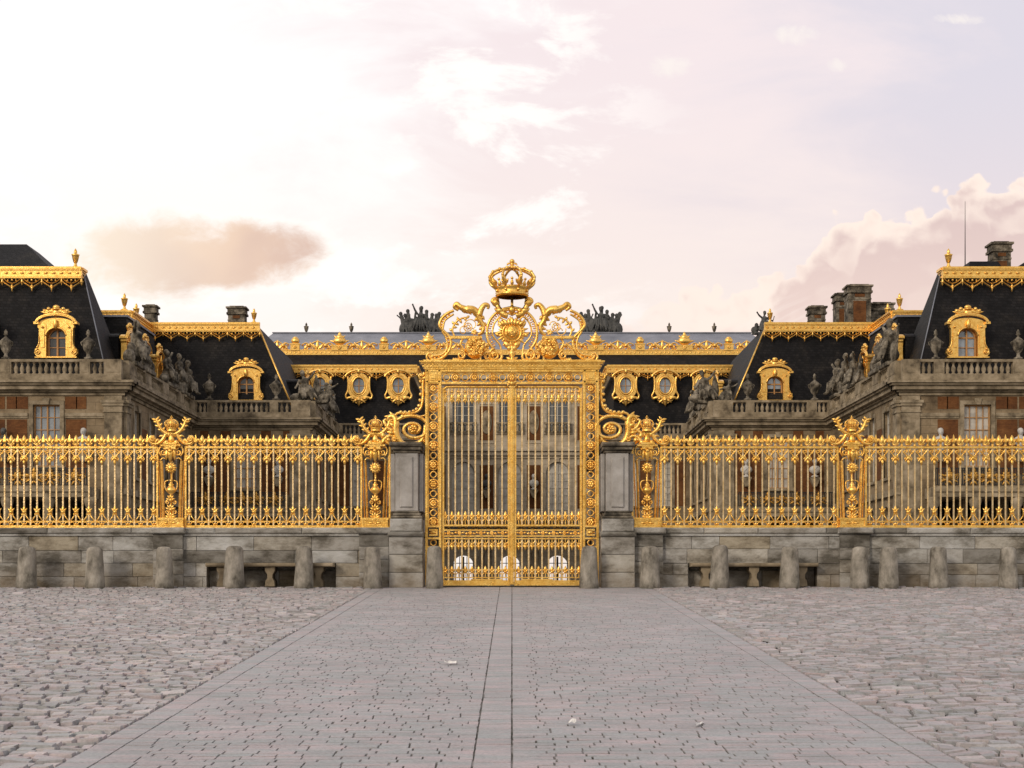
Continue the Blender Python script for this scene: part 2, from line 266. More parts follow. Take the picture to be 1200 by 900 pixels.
# ------------------------------------------------------------------ mesh builder
ORIG = {}
def norm(a): return a / max(np.linalg.norm(a), 1e-9)
class Panels:                       # every box becomes a part of its own
    def __init__(s, xf): s.xf = xf; s.b = []
    def box(s, *a): s.b.append(a)
    def build(s, name, mat, root):
        for a in s.b: m = MB(s.xf); m.box(*a); m.build(name, mat, root)
class MB:
    def __init__(s, xf=None): s.v = []; s.f = []; s.sm = []; s.n = 0; s.xf = xf
    def add(s, vs, fs, smooth=False):
        a = np.array(vs, float)
        if s.xf is not None:
            M = s.xf; a = a @ M[:3, :3].T + M[:3, 3]
            if np.linalg.det(M[:3, :3]) < 0: fs = [tuple(reversed(f)) for f in fs]
        s.v.append(a); s.f += [tuple(i + s.n for i in f) for f in fs]; s.sm += [smooth] * len(fs); s.n += len(a)
    def box(s, x0, x1, y0, y1, z0, z1):
        if x0 > x1: x0, x1 = x1, x0
        if y0 > y1: y0, y1 = y1, y0
        if z0 > z1: z0, z1 = z1, z0
        s.add([(x0, y0, z0), (x1, y0, z0), (x1, y1, z0), (x0, y1, z0), (x0, y0, z1), (x1, y0, z1), (x1, y1, z1), (x0, y1, z1)],
              [(0, 3, 2, 1), (4, 5, 6, 7), (0, 1, 5, 4), (1, 2, 6, 5), (2, 3, 7, 6), (3, 0, 4, 7)])
    def cbox(s, x0, x1, y0, y1, z0, z1, c=0.01):      # box with chamfered front face edges
        j = lambda: random.uniform(0.6, 1.4) * c
        s.add([(x0, y1, z0), (x1, y1, z0), (x1, y1, z1), (x0, y1, z1), (x0, y0 + c, z0), (x1, y0 + c, z0), (x1, y0 + c, z1), (x0, y0 + c, z1),
               (x0 + j(), y0, z0 + j()), (x1 - j(), y0, z0 + j()), (x1 - j(), y0, z1 - j()), (x0 + j(), y0, z1 - j())],
              [(8, 9, 10, 11), (4, 5, 9, 8), (5, 6, 10, 9), (6, 7, 11, 10), (7, 4, 8, 11), (0, 1, 5, 4), (1, 2, 6, 5), (2, 3, 7, 6), (3, 0, 4, 7), (1, 0, 3, 2)])
    def prism(s, poly, y0, y1):                       # polygon in XZ, counter-clockwise seen from -Y
        n = len(poly); vs = [(x, y0, z) for x, z in poly] + [(x, y1, z) for x, z in poly]
        s.add(vs, [tuple(range(n)), tuple(reversed(range(n, 2 * n)))] + [(i, i + n, (i + 1) % n + n, (i + 1) % n) for i in range(n)])
    def face(s, *p): s.add(p, [tuple(range(len(p)))])
    def tube(s, pts, rad, n=6, flat=1.0, cap=True):
        P = np.array(pts, float); k = len(P); r = np.array([rad] * k if np.isscalar(rad) else rad, float)
        T = np.gradient(P, axis=0); ref = np.array([0, 1.0, 0]); vs = []
        ang = np.arange(n) * 2 * math.pi / n
        for i in range(k):
            t = norm(T[i]); rf = ref if abs(t[1]) < 0.9 else np.array([1.0, 0, 0])
            a = norm(np.cross(rf, t)); b = np.cross(t, a)
            for q in ang: vs.append(P[i] + r[i] * (math.cos(q) * a + math.sin(q) * b * flat))
        fs = [(i * n + j, (i + 1) * n + j, (i + 1) * n + (j + 1) % n, i * n + (j + 1) % n) for i in range(k - 1) for j in range(n)]
        if cap: fs += [tuple(range(n)), tuple(reversed(range((k - 1) * n, k * n)))]
        s.add(vs, fs, n > 4)
    def bar(s, x, z0, z1, w, y=0): s.box(x - w / 2, x + w / 2, y - w / 2, y + w / 2, z0, z1)
    def lathe(s, prof, c=(0, 0, 0), n=12, sq=False, smooth=True):
        k = len(prof); vs = []
        for r, z in prof:
            for j in range(n):
                q = (j + (0.5 if n == 4 else 0)) * 2 * math.pi / n; e = 1.4142 if n == 4 else 1
                vs.append((c[0] + e * r * math.cos(q), c[1] + e * r * math.sin(q), c[2] + z))
        fs = [(i * n + j, i * n + (j + 1) % n, (i + 1) * n + (j + 1) % n, (i + 1) * n + j) for i in range(k - 1) for j in range(n)]
        fs += [tuple(reversed(range(n))), tuple(range((k - 1) * n, k * n))]
        s.add(vs, fs, smooth and n > 4)
    def ball(s, c, r, n=8, m=6):
        rx, ry, rz = (r, r, r) if np.isscalar(r) else r
        vs = [(c[0], c[1], c[2] - rz)]; fs = []
        for i in range(1, m):
            a = math.pi * i / m - math.pi / 2
            for j in range(n):
                q = 2 * math.pi * j / n; vs.append((c[0] + rx * math.cos(a) * math.cos(q), c[1] + ry * math.cos(a) * math.sin(q), c[2] + rz * math.sin(a)))
        vs.append((c[0], c[1], c[2] + rz)); top = len(vs) - 1
        for j in range(n):
            fs.append((0, 1 + (j + 1) % n, 1 + j)); fs.append((top, 1 + (m - 2) * n + j, 1 + (m - 2) * n + (j + 1) % n))
            for i in range(m - 2): fs.append((1 + i * n + j, 1 + i * n + (j + 1) % n, 1 + (i + 1) * n + (j + 1) % n, 1 + (i + 1) * n + j))
        s.add(vs, fs, True)
    def ring(s, c, Rr, r, n=20, k=5, ez=1.0):
        vs = []; fs = []
        for i in range(n):
            a = 2 * math.pi * i / n
            for j in range(k):
                b = 2 * math.pi * j / k; rr = Rr + r * math.cos(b)
                vs.append((c[0] + rr * math.cos(a), c[1] + r * math.sin(b), c[2] + rr * math.sin(a) * ez))
        for i in range(n):
            for j in range(k): fs.append((i * k + j, i * k + (j + 1) % k, ((i + 1) % n) * k + (j + 1) % k, ((i + 1) % n) * k + j))
        s.add(vs, fs, True)
    def blade(s, p0, p1, w, flat=0.6, bend=None, n=6):
        p0 = np.array(p0, float); p1 = np.array(p1, float); b = np.zeros(3) if bend is None else np.array(bend, float)
        t = np.linspace(0, 1, 7); s.tube([p0 + (p1 - p0) * q + b * 4 * q * (1 - q) for q in t], [w * v for v in (0.35, 0.75, 1, 0.95, 0.75, 0.45, 0.08)], n, flat)
    def spiral(s, c, r0, r1, a0, turns, w0, w1, n=6, ez=1.0, flat=1.0, steps=None):   # from radius r0 winding to r1
        k = steps or int(abs(turns) * 16) + 3; t = np.linspace(0, 1, k); rr = r0 * (r1 / r0) ** t; a = a0 + turns * 2 * math.pi * t
        s.tube([(c[0] + r * math.cos(q), c[1], c[2] + r * math.sin(q) * ez) for r, q in zip(rr, a)], list(w0 + (w1 - w0) * t), n, flat)
        e = (c[0] + rr[-1] * math.cos(a[-1]), c[1], c[2] + rr[-1] * math.sin(a[-1]) * ez); s.ball(e, w1 * 1.7, 6, 5)
    def rosette(s, c, r, petals=8, depth=0.5):
        s.ball((c[0], c[1] - r * 0.2 * depth, c[2]), (r * 0.34, r * 0.34 * depth * 1.5, r * 0.34))
        for i in range(petals):
            a = 2 * math.pi * i / petals; d = np.array([math.cos(a), 0, math.sin(a)])
            s.blade(np.array(c) + d * r * 0.25, np.array(c) + d * r, r * 0.62 * math.sin(math.pi / petals) * 1.6, depth, (0, -r * 0.15, 0))
    def build(s, name, mat, parent=None, **kw):
        me = bpy.data.meshes.new(name); V = np.concatenate(s.v) if s.v else np.zeros((0, 3))
        off = ORIG.get(parent, np.zeros(3)) if parent else np.zeros(3)
        me.from_pydata((V - off).tolist(), [], s.f)
        me.polygons.foreach_set('use_smooth', s.sm); me.materials.append(MT[mat] if isinstance(mat, str) else mat); me.update()
        o = bpy.data.objects.new(name, me); COL.objects.link(o)
        if parent: o.parent = parent; ORIG[o] = off
        for k_, v_ in kw.items(): o[k_] = v_
        return o
def thing(name, loc, label, cat, group=None):
    o = bpy.data.objects.new(name, None); COL.objects.link(o); o.location = loc; o.empty_display_size = 0.3
    ORIG[o] = np.array(loc, float); o['label'] = label; o['category'] = cat
    if group: o['group'] = group
    return o
def tag(o, label=None, cat=None, group=None, kind=None):
    if label: o['label'] = label
    if cat: o['category'] = cat
    if group: o['group'] = group
    if kind: o['kind'] = kind
    return o
def set_base(o, loc):     # move a one-mesh thing's origin to its base
    d = np.array(loc, float); me = o.data; a = np.empty(len(me.vertices) * 3); me.vertices.foreach_get('co', a)
    me.vertices.foreach_set('co', (a.reshape(-1, 3) - d).ravel()); o.location = loc; me.update(); return o
def copy_tree(o, parent=None):
    c = o.copy(); COL.objects.link(c); c.parent = parent
    for ch in o.children: copy_tree(ch, c)
    return c
def cr(pts, n=8):                                     # Catmull-Rom through control points
    P = [np.array(p, float) for p in pts]; P = [2 * P[0] - P[1]] + P + [2 * P[-1] - P[-2]]; out = []
    for i in range(1, len(P) - 2):
        for k in range(n):
            t = k / n; a, b, c, d = P[i - 1:i + 3]
            out.append(0.5 * ((2 * b) + (-a + c) * t + (2 * a - 5 * b + 4 * c - d) * t * t + (-a + 3 * b - 3 * c + d) * t ** 3))
    out.append(P[-2]); return out
def XF(o, kind='front'):
    M = np.eye(4); M[:3, 3] = o
    if kind == 'sideL': M[:3, 0] = (0, 1, 0); M[:3, 1] = (-1, 0, 0)      # wall facing +X ; u=Y, v into wall=-X
    if kind == 'sideR': M[:3, 0] = (0, 1, 0); M[:3, 1] = (1, 0, 0)       # wall facing -X
    return M

# ------------------------------------------------------------------ ground
GY = 32.0; S = F / GY                                  # gate plane: 56.25 px per metre
SL = 1.65 / GY
def gz(y): return -1.6 + SL * y if y < 31.7 else 0.05
def build_ground():
    me = bpy.data.meshes.new('ground')
    ys = [-3000, -30, 31.7, 6000]; zs = [-3.197, -3.197, -1.6 + SL * 31.7 - 0.048, 0.0]
    vs = [(x, y, z) for y, z in zip(ys, zs) for x in (-3000, 3000)]
    me.from_pydata(vs, [], [(0, 1, 3, 2), (2, 3, 5, 4), (4, 5, 7, 6)]); me.materials.append(MT['joint'])
    o = bpy.data.objects.new('ground', me); COL.objects.link(o); o['kind'] = 'structure'
    m = MB(); m.face((-160, 32.9, 0.05), (160, 32.9, 0.05), (160, 170, 0.05), (-160, 170, 0.05)); m.build('court_paving', 'court', kind='structure')
    # plain paving far out to the sides and behind the eye
    m = MB()
    for a, b, c, d in ((-120, -16, -30, 31.7), (16, 120, -30, 31.7), (-16, 16, -30, 5.5)):
        m.face((a, c, -1.615 + SL * c), (b, c, -1.615 + SL * c), (b, d, -1.615 + SL * d), (a, d, -1.615 + SL * d))
    m.build('outer_paving', 'court', kind='structure')
def setts(name, mat, spans, y0, y1, row, lmin, lmax, gap, hvar, tilt, bulge, clear=None):
    """rows of separate pillow-shaped stones; spans = list of (x0,x1)"""
    cx, cy, hx, hy = [], [], [], []
    y = y0
    while y < y1:
        rw = row * random.uniform(0.88, 1.12)
        for a, b in spans(y):
            x = a - random.uniform(0, lmax) * 0
            while x < b - 0.03:
                l = min(random.uniform(lmin, lmax), b - x)
                if b - x - l < lmin * 0.5: l = b - x
                cx.append(x + l / 2); cy.append(y + rw / 2); hx.append(l / 2 - gap); hy.append(rw / 2 - gap * random.uniform(0.6, 1.3)); x += l
        y += rw
    cx, cy, hx, hy = map(np.array, (cx, cy, hx, hy)); n = len(cx)
    chip = (RNG.random(n) < (0.28 if hvar > 0.004 else 0.035)); hx = hx - chip * RNG.uniform(0, 0.022, n) * (1 if hvar > 0.004 else .45); chip = (RNG.random(n) < (0.28 if hvar > 0.004 else 0.05)); hy = hy - chip * RNG.uniform(0, 0.018, n) * (1 if hvar > 0.004 else .4)
    q_ = 0.90 if hvar > 0.004 else 0.965
    g = np.array([-1, -q_, q_, 1]); gx, gy = np.meshgrid(g, g, indexing='xy'); gx = gx.ravel(); gy = gy.ravel()
    edge = (np.abs(gx) > 0.99) | (np.abs(gy) > 0.99); corner = (np.abs(gx) > 0.8) & (np.abs(gy) > 0.8)
    sx = np.where(corner, 0.955 if hvar > 0.004 else 0.98, 1.0)
    jx = RNG.normal(0, gap * 0.35, (n, 16)); jy = RNG.normal(0, gap * 0.35, (n, 16))
    ang = RNG.normal(0, tilt * 0.35, n)[:, None]
    lx = hx[:, None] * gx * sx + jx; ly = hy[:, None] * gy * sx + jy
    X = cx[:, None] + lx * np.cos(ang) - ly * np.sin(ang); Y = cy[:, None] + ly * np.cos(ang) + lx * np.sin(ang) + (RNG.normal(0, gap * 0.5, n))[:, None]
    h = RNG.normal(0, hvar, n)[:, None] + (RNG.normal(0, tilt, n))[:, None] * lx + (RNG.normal(0, tilt * 1.3, n))[:, None] * ly
    wav = 0.005 * np.sin(X * 1.3 + 2) * np.sin(Y * 0.9) if hvar > 0.004 else 0
    Z = -1.6 + SL * Y + h + wav + np.where(edge, -bulge - (0.030 if hvar > 0.004 else 0.04) * (edge & True), bulge * 0.5) + RNG.normal(0, bulge * 0.18, (n, 16))
    V = np.stack([X, Y, Z], -1).reshape(-1, 3)
    q = np.array([(j * 4 + i, j * 4 + i + 1, (j + 1) * 4 + i + 1, (j + 1) * 4 + i) for j in range(3) for i in range(3)])
    Fc = (q[None] + (np.arange(n) * 16)[:, None, None]).reshape(-1, 4)
    me = bpy.data.meshes.new(name); me.vertices.add(len(V)); me.vertices.foreach_set('co', V.ravel().astype(np.float32))
    me.loops.add(Fc.size); me.loops.foreach_set('vertex_index', Fc.ravel().astype(np.int32)); me.polygons.add(len(Fc))
    me.polygons.foreach_set('loop_start', (np.arange(len(Fc)) * 4).astype(np.int32)); me.polygons.foreach_set('loop_total', np.full(len(Fc), 4, np.int32))
    me.polygons.foreach_set('use_smooth', np.zeros(len(Fc), bool)); me.materials.append(MT[mat]); me.update(calc_edges=True); me.validate()
    o = bpy.data.objects.new(name, me); COL.objects.link(o); o['kind'] = 'structure'; return o
build_ground()
RW = 2.84
_m = MB(); _z = lambda y: -1.6 + SL * y
_m.face((-RW, 5.5, _z(5.5) - .007), (RW, 5.5, _z(5.5) - .007), (RW, 31.7, _z(31.7) - .007), (-RW, 31.7, _z(31.7) - .007)); _m.build('road_bedding', 'bedding', kind='structure')
for _a, _b in ((-16, -RW - .001), (RW + .001, 16)):
    _m = MB(); _m.face((_a, 5.5, _z(5.5) - .031), (_b, 5.5, _z(5.5) - .031), (_b, 31.7, _z(31.7) - .031), (_a, 31.7, _z(31.7) - .031)); _m.build('square_bedding', 'joint', kind='structure')
side = lambda y: [(-min(16, 0.36 * y + 3.2), -RW), (RW, min(16, 0.36 * y + 3.2))]
setts('cobbled_square', 'cobble', side, 5.5, 31.6, 0.126, 0.13, 0.27, 0.0078, 0.0058, 0.065, 0.0055)
setts('road', 'sett', lambda y: [(-RW + 0.21, -0.25), (0.0, RW - 0.21)], 5.5, 31.6, 0.115, 0.15, 0.30, 0.0009, 0.0009, 0.008, 0.0008)
setts('road_edging', 'sett', lambda y: [(-RW, -RW + 0.21), (-0.25, 0.0), (RW - 0.21, RW)], 5.5, 31.6, 0.24, 0.3, 0.4, 0.0016, 0.0009, 0.006, 0.0008)

# ------------------------------------------------------------------ low walls, piers, bollards, benches
def G(x, y, Y=GY): return ((x - 600) * Y / F, (690 - y) * Y / F)
WY = 31.76
def ashlar_run(m, x0, x1, y0, y1, z0, z1, rows, lmin, lmax, skip=None, c=0.008):
    hs = [random.uniform(0.85, 1.15) for _ in range(rows)]; t = sum(hs); z = z0
    for h in hs:
        dz = (z1 - z0) * h / t; x = x0
        while x < x1 - 0.01:
            l = min(random.uniform(lmin, lmax), x1 - x)
            if x1 - x - l < lmin * 0.4: l = x1 - x
            for a, b in cut(x, x + l, skip if skip and z < skip[2] - 0.02 else None):
                if b - a > 0.02: m.cbox(a + 0.003, b - 0.003, y0 + random.uniform(0, 0.008), y1, z + 0.003, z + dz - 0.003, c)
            x += l
        z += dz
def cut(a, b, sk):
    if not sk: return [(a, b)]
    out = []
    if a < sk[0]: out.append((a, min(b, sk[0])))
    if b > sk[1]: out.append((max(a, sk[1]), b))
    return out
def low_wall(s, label):
    xin = 143 / S; xout = 860 / S
    root = thing('low_wall', (s * xin, GY, 0.05), label, 'wall')
    lo, hi = (xin, xout) if s > 0 else (-xout, -xin)
    m = MB(); bx = 280 / S * s
    bench = (bx - 1.33, bx + 1.33, 0.46) if s > 0 else (-(600 - 245) / S, -(600 - 395) / S, 0.46)
    ashlar_run(m, lo, hi, WY, 32.3, 0.02, 1.09, 4, 0.55, 1.35, bench)
    m.build('masonry', 'ashlar', root)
    m = MB(); m.box(bench[0], bench[1], 32.1, 32.28, 0.02, 0.5)
    x = bench[0]
    while x < bench[1] - 0.05:
        l = min(random.uniform(0.6, 0.9), bench[1] - x); m.cbox(x + 0.004, x + l - 0.004, 32.02, 32.12, 0.02, 0.38, 0.01); x += l
    m.build('bench_recess', 'ashlar', root)
    m = MB(); x = lo
    while x < hi - 0.01:
        l = min(random.uniform(1.0, 1.9), hi - x); m.cbox(x + 0.003, x + l - 0.003, WY - 0.07, 32.36, 1.14, 1.262, 0.022); x += l
    m.box(lo, hi, WY - 0.03, 32.33, 1.093, 1.138); m.build('coping', 'ashlar', root)
    for c in PIL:
        if c * s < 0: continue
        px = c / S; m = MB()
        ashlar_run(m, px - 0.31, px + 0.31, WY - 0.10, WY - 0.003, 0.02, 1.13, 4, 0.62, 0.62); m.cbox(px - 0.36, px + 0.36, WY - 0.18, WY - 0.075, 1.14, 1.262, 0.02)
        m.build('buttress', 'ashlar', root)
PIL = [-638, -399, -160, 158, 398, 637]
low_wall(-1, 'low stone wall left of the gate, carrying the gilded railing and running to the left edge')
low_wall(1, 'low stone wall right of the gate, carrying the gilded railing and running to the right edge')
def bench(x0, x1, label):
    c = (x0 + x1) / 2; r = thing('stone_bench', (c, 31.6, 0.05), label, 'bench', 'stone benches set in the low wall')
    m = MB(); m.cbox(x0, x1, 31.44, 32.0, 0.455, 0.53, 0.02); m.build('seat', 'trim', r)
    for q in (x0 + 0.32, c, x1 - 0.32):
        m = MB()
        m.prism([(q - 0.10, 0.05), (q + 0.10, 0.05), (q + 0.09, 0.16), (q + 0.05, 0.22), (q + 0.055, 0.30), (q + 0.10, 0.37), (q + 0.10, 0.452), (q - 0.10, 0.452), (q - 0.10, 0.37), (q - 0.055, 0.30), (q - 0.05, 0.22), (q - 0.09, 0.16)], 31.52, 31.9)
        m.build('leg', 'trim', r)
bench(-6.28, -3.66, 'stone bench under the left railing, behind the two bollards left of the gate')
bench(3.66, 6.28, 'stone bench under the right railing, behind the two bollards right of the gate')
def pier(s, label):
    X = lambda d: s * d / S
    r = thing('stone_pier', (X(123), 32.1, 0.05), label, 'pier')
    def bb(m, d0, d1, y0, y1, z0, z1, c=0.015):
        a, b = sorted((X(d0), X(d1))); m.cbox(a, b, y0, y1, z0, z1, c)
    m = MB(); bb(m, 102.5, 142, 31.5, 32.6, 0.02, 0.33); bb(m, 103, 142, 31.52, 32.6, 0.336, 0.70); bb(m, 103, 142, 31.52, 32.6, 0.706, 1.07)
    bb(m, 102, 143.5, 31.46, 32.64, 1.075, 1.17, 0.03); bb(m, 104, 141, 31.54, 32.6, 1.175, 1.44, 0.02)
    m.build('plinth', 'ashlar', r)
    m = MB(); bb(m, 104, 140, 31.58, 32.56, 1.445, 1.50, 0.02); bb(m, 106, 138, 31.61, 32.53, 1.503, 1.56, 0.02); bb(m, 108, 136, 31.65, 32.5, 1.563, 1.60, 0.015)
    m.build('base_moulding', 'oldstone', r)
    m = MB(); bb(m, 109, 135.5, 31.70, 32.45, 1.603, 2.80, 0.012); bb(m, 115, 130, 31.665, 31.697, 1.68, 2.72, 0.02); bb(m, 136, 141.5, 31.86, 32.45, 1.603, 2.80); bb(m, 103.5, 108.6, 31.86, 32.45, 1.603, 2.80)
    m.build('shaft', 'pier_stone', r)
    m = MB(); bb(m, 107, 138, 31.68, 32.5, 2.803, 2.86); bb(m, 105, 140, 31.62, 32.55, 2.863, 2.93, 0.02); bb(m, 104, 142, 31.56, 32.6, 2.933, 3.02, 0.03)
    m.build('capital', 'oldstone', r)
pier(-1, 'stone pier with a raised panel standing left of the golden gate')
pier(1, 'stone pier with a raised panel standing right of the golden gate')
def bollards():
    base = None
    L = [(31, 'weathered stone bollard nearest the left edge, in front of the left wall'), (111, 'second stone bollard from the left edge, before the plain wall'),
         (193, 'stone bollard below the left gilded pilaster, left of the left bench'), (274, 'lighter stone bollard before the left part of the left bench'),
         (356, 'stone bollard before the right part of the left bench'), (437, 'stone bollard between the left bench and the left gate pier'),
         (509, 'narrow stone bollard in front of the left gate post'), (690, 'narrow stone bollard in front of the right gate post'),
         (762, 'stone bollard between the right gate pier and the right bench'), (843, 'stone bollard before the left part of the right bench'),
         (925, 'stone bollard before the right part of the right bench'), (1007, 'left one of the close pair of bollards under the right gilded pilaster'),
         (1041, 'right one of the close pair of bollards under the right gilded pilaster'), (1100, 'stone bollard alone between the close pair and the right edge'),
         (1182, 'stone bollard nearest the right edge of the right wall')]
    for i, (px, lab) in enumerate(L):
        m = MB(); k = 20; prof = [(0.205, -0.04), (0.20, 0.12), (0.186, 0.35), (0.172, 0.6), (0.163, 0.76), (0.150, 0.815), (0.115, 0.845), (0.05, 0.858)]
        w = random.uniform(0.93, 1.05); ph = random.uniform(0, 6)
        m.lathe([(r * w, z) for r, z in prof], (0, 0, 0), k)
        v = m.v[0]; a = np.arctan2(v[:, 1], v[:, 0]); rr = 1 + 0.035 * np.sin(2 * a + ph) + 0.025 * np.sin(5 * a + v[:, 2] * 6 + ph * 2) + RNG.normal(0, 0.010, len(v))
        v[:, 0] *= rr; v[:, 1] *= rr; v[:, 0] += 0.02 * v[:, 2] * math.sin(ph)
        o = m.build('bollard', 'bollard'); Yb = 31.25; o.location = ((px - 600) * Yb / F, Yb, gz(Yb) + 0.005)
        o.scale = (0.92, 0.92, 1) if 'narrow' in lab else (1, 1, random.uniform(0.97, 1.03))
        tag(o, lab, 'bollard', 'stone bollards along the wall')
bollards()
for px, py, l, h, lab in ((528, 779, 0.13, 0.035, 'flat white paper scrap lying left of the paved centre line'), (670, 850, 0.07, 0.05, 'crumpled white paper scrap on the right half of the road'), (822, 853, 0.09, 0.02, 'thin white paper strip on the road, rightmost of the litter')):
    Y = 1.6 / ((py - 690) / F + SL); X = (px - 600) / F * Y; Z = -1.6 + SL * Y + 0.016; m = MB(); k = 6
    vs = []; 
    for i in range(k):
        for j in range(3): vs.append((X + l * (i / (k - 1) - 0.5) + random.uniform(-.006, .006), Y + 0.035 * (j - 1) + random.uniform(-.01, .01) + (0.05 * i if 'strip' in lab else 0), Z + random.uniform(0, h) * (1 if j == 1 else 0.4)))
    m.add(vs, [(i * 3 + j, (i + 1) * 3 + j, (i + 1) * 3 + j + 1, i * 3 + j + 1) for i in range(k - 1) for j in range(2)])
    tag(set_base(m.build('paper_scrap', 'paper'), (X, Y, Z)), lab, 'litter', 'paper scraps on the road')

# ------------------------------------------------------------------ gilded railing
def fleur(m, x, z, h, w, y=0):       # lily finial
    m.ball((x, y, z + h * 0.16), (w * 0.34, 0.028, h * 0.10)); m.blade((x, y, z + h * 0.18), (x, y, z + h * 1.0), w * 0.27, 0.7); m.ball((x, y, z + h * .72), (w * .20, .03, h * .13))
    for q in (-1, 1):
        m.tube(cr([(x + q * w * .08, y, z + h * .20), (x + q * w * .34, y, z + h * .55), (x + q * w * .52, y, z + h * .56), (x + q * w * .50, y, z + h * .36)], 3), [w * .15, w * .17, w * .17, w * .16, w * .15, w * .14, w * .13, w * .12, w * .11, w * .10][:10], 5, 0.8)
    m.box(x - w * .36, x + w * .36, y - .02, y + .02, z + h * .22, z + h * .30)
ZB, ZR0, ZR1 = 1.262, 2.925, 2.965      # base, upper rail
def fence_protos():
    W = 0.029
    a = MB(); a.bar(0, ZB + 0.05, ZR1 + 0.02, W); A = a.build('bar', 'bar_gold')
    a = MB(); a.lathe([(0.014, 0), (0.026, 0.02), (0.014, 0.045), (0.027, 0.10), (0.020, 0.16), (0.003, 0.25)], (0, 0, ZR1), 4, smooth=False); a.ball((0, 0, ZR1 + 0.02), 0.03); Af = a.build('spear_finial', 'gold', A)
    b = MB(); b.bar(0, ZB + 0.05, ZR1 + 0.02, W); B = b.build('bar', 'bar_gold')
    b = MB(); fleur(b, 0, ZR1, 0.24, 0.20); b.build('lily_finial', 'gold', B)
    b = MB()                            # scrolls hanging under the upper rail
    for q in (-1, 1):
        b.tube(cr([(q * .13, 0, 2.91), (q * .10, 0, 2.84), (q * .04, 0, 2.78), (q * .02, 0, 2.70)], 4), 0.014, 5)
        b.spiral((q * .062, -.005, 2.865), .052, .016, R(90), q * 1.2, .012, .010, 5)
        b.spiral((q * .050, -.005, 2.70), .034, .012, R(90), -q * 1.0, .011, .009, 5)
        b.blade((0, -.02, 2.75), (q * .075, -.02, 2.64), .022, .8)
    b.ball((0, 0, 2.72), (.048, .04, .05)); b.ball((0, 0, 2.66), (.035, .035, .03)); b.blade((0, -.02, 2.68), (0, -.02, 2.57), .03); b.box(-.055, .055, -.03, .03, 2.745, 2.77)
    b.build('scroll_collar', 'gold', B)
    b = MB()                            # lily and struts at the foot
    b.ball((0, 0, 1.60), (.048, .04, .04)); b.blade((0, -.01, 1.60), (0, -.01, 1.74), .03)
    for q in (-1, 1):
        b.blade((0, -.01, 1.60), (q * .07, -.01, 1.68), .022, .8); b.tube([(q * .015, 0, 1.56), (q * .07, 0, 1.47), (q * .13, 0, 1.40)], .013, 5)
        b.tube(cr([(q * .13, 0, 1.29), (q * .12, 0, 1.37), (q * .06, 0, 1.385), (q * .03, 0, 1.33), (q * .06, 0, 1.30)], 4), .012, 5)
    b.box(-.05, .05, -.028, .028, 1.545, 1.565); b.ball((0, -.01, 1.35), .03)
    b.build('foot_scroll', 'gold', B)
    return A, B
PA, PB = fence_protos(); used = {'a': False, 'b': False}
def fence_panel(x0, x1, n, label):
    r = thing('railing', ((x0 + x1) / 2, GY, ZB), label, 'railing', 'gilded railings on the low wall')
    o = ORIG[r]
    m = MB(); m.box(x0, x1, GY - .035, GY + .035, ZR0, ZR1); m.build('upper_rail', 'gold', r)
    m = MB(); m.box(x0, x1, GY - .04, GY + .04, ZB + .01, ZB + .06); m.build('lower_rail', 'gold', r)
    m = MB(); m.box(x0, x1, GY - .02, GY + .02, 1.395, 1.415); m.build('lower_rail', 'gold', r)
    p = (x1 - x0) / n
    for i in range(n):
        X = x0 + p * (i + 0.5)
        k = 'b' if i % 2 == 0 else 'a'; src = PB if k == 'b' else PA
        if used[k]: c = copy_tree(src, r)
        else: c = src; c.parent = r; used[k] = True
        c.location = (X - o[0], 0, -ZB)
def px2(a): return (a - 600) / S
fence_panel(px2(-21), px2(184), 27, 'gilded railing at the left edge, outside the left gilded pilaster')
fence_panel(px2(218), px2(423), 27, 'gilded railing between the two left pilasters, above the left bench')
fence_panel(px2(775), px2(981), 27, 'gilded railing between the two right pilasters, above the right bench')
fence_panel(px2(1015), px2(1220), 27, 'gilded railing at the right edge, outside the right gilded pilaster')

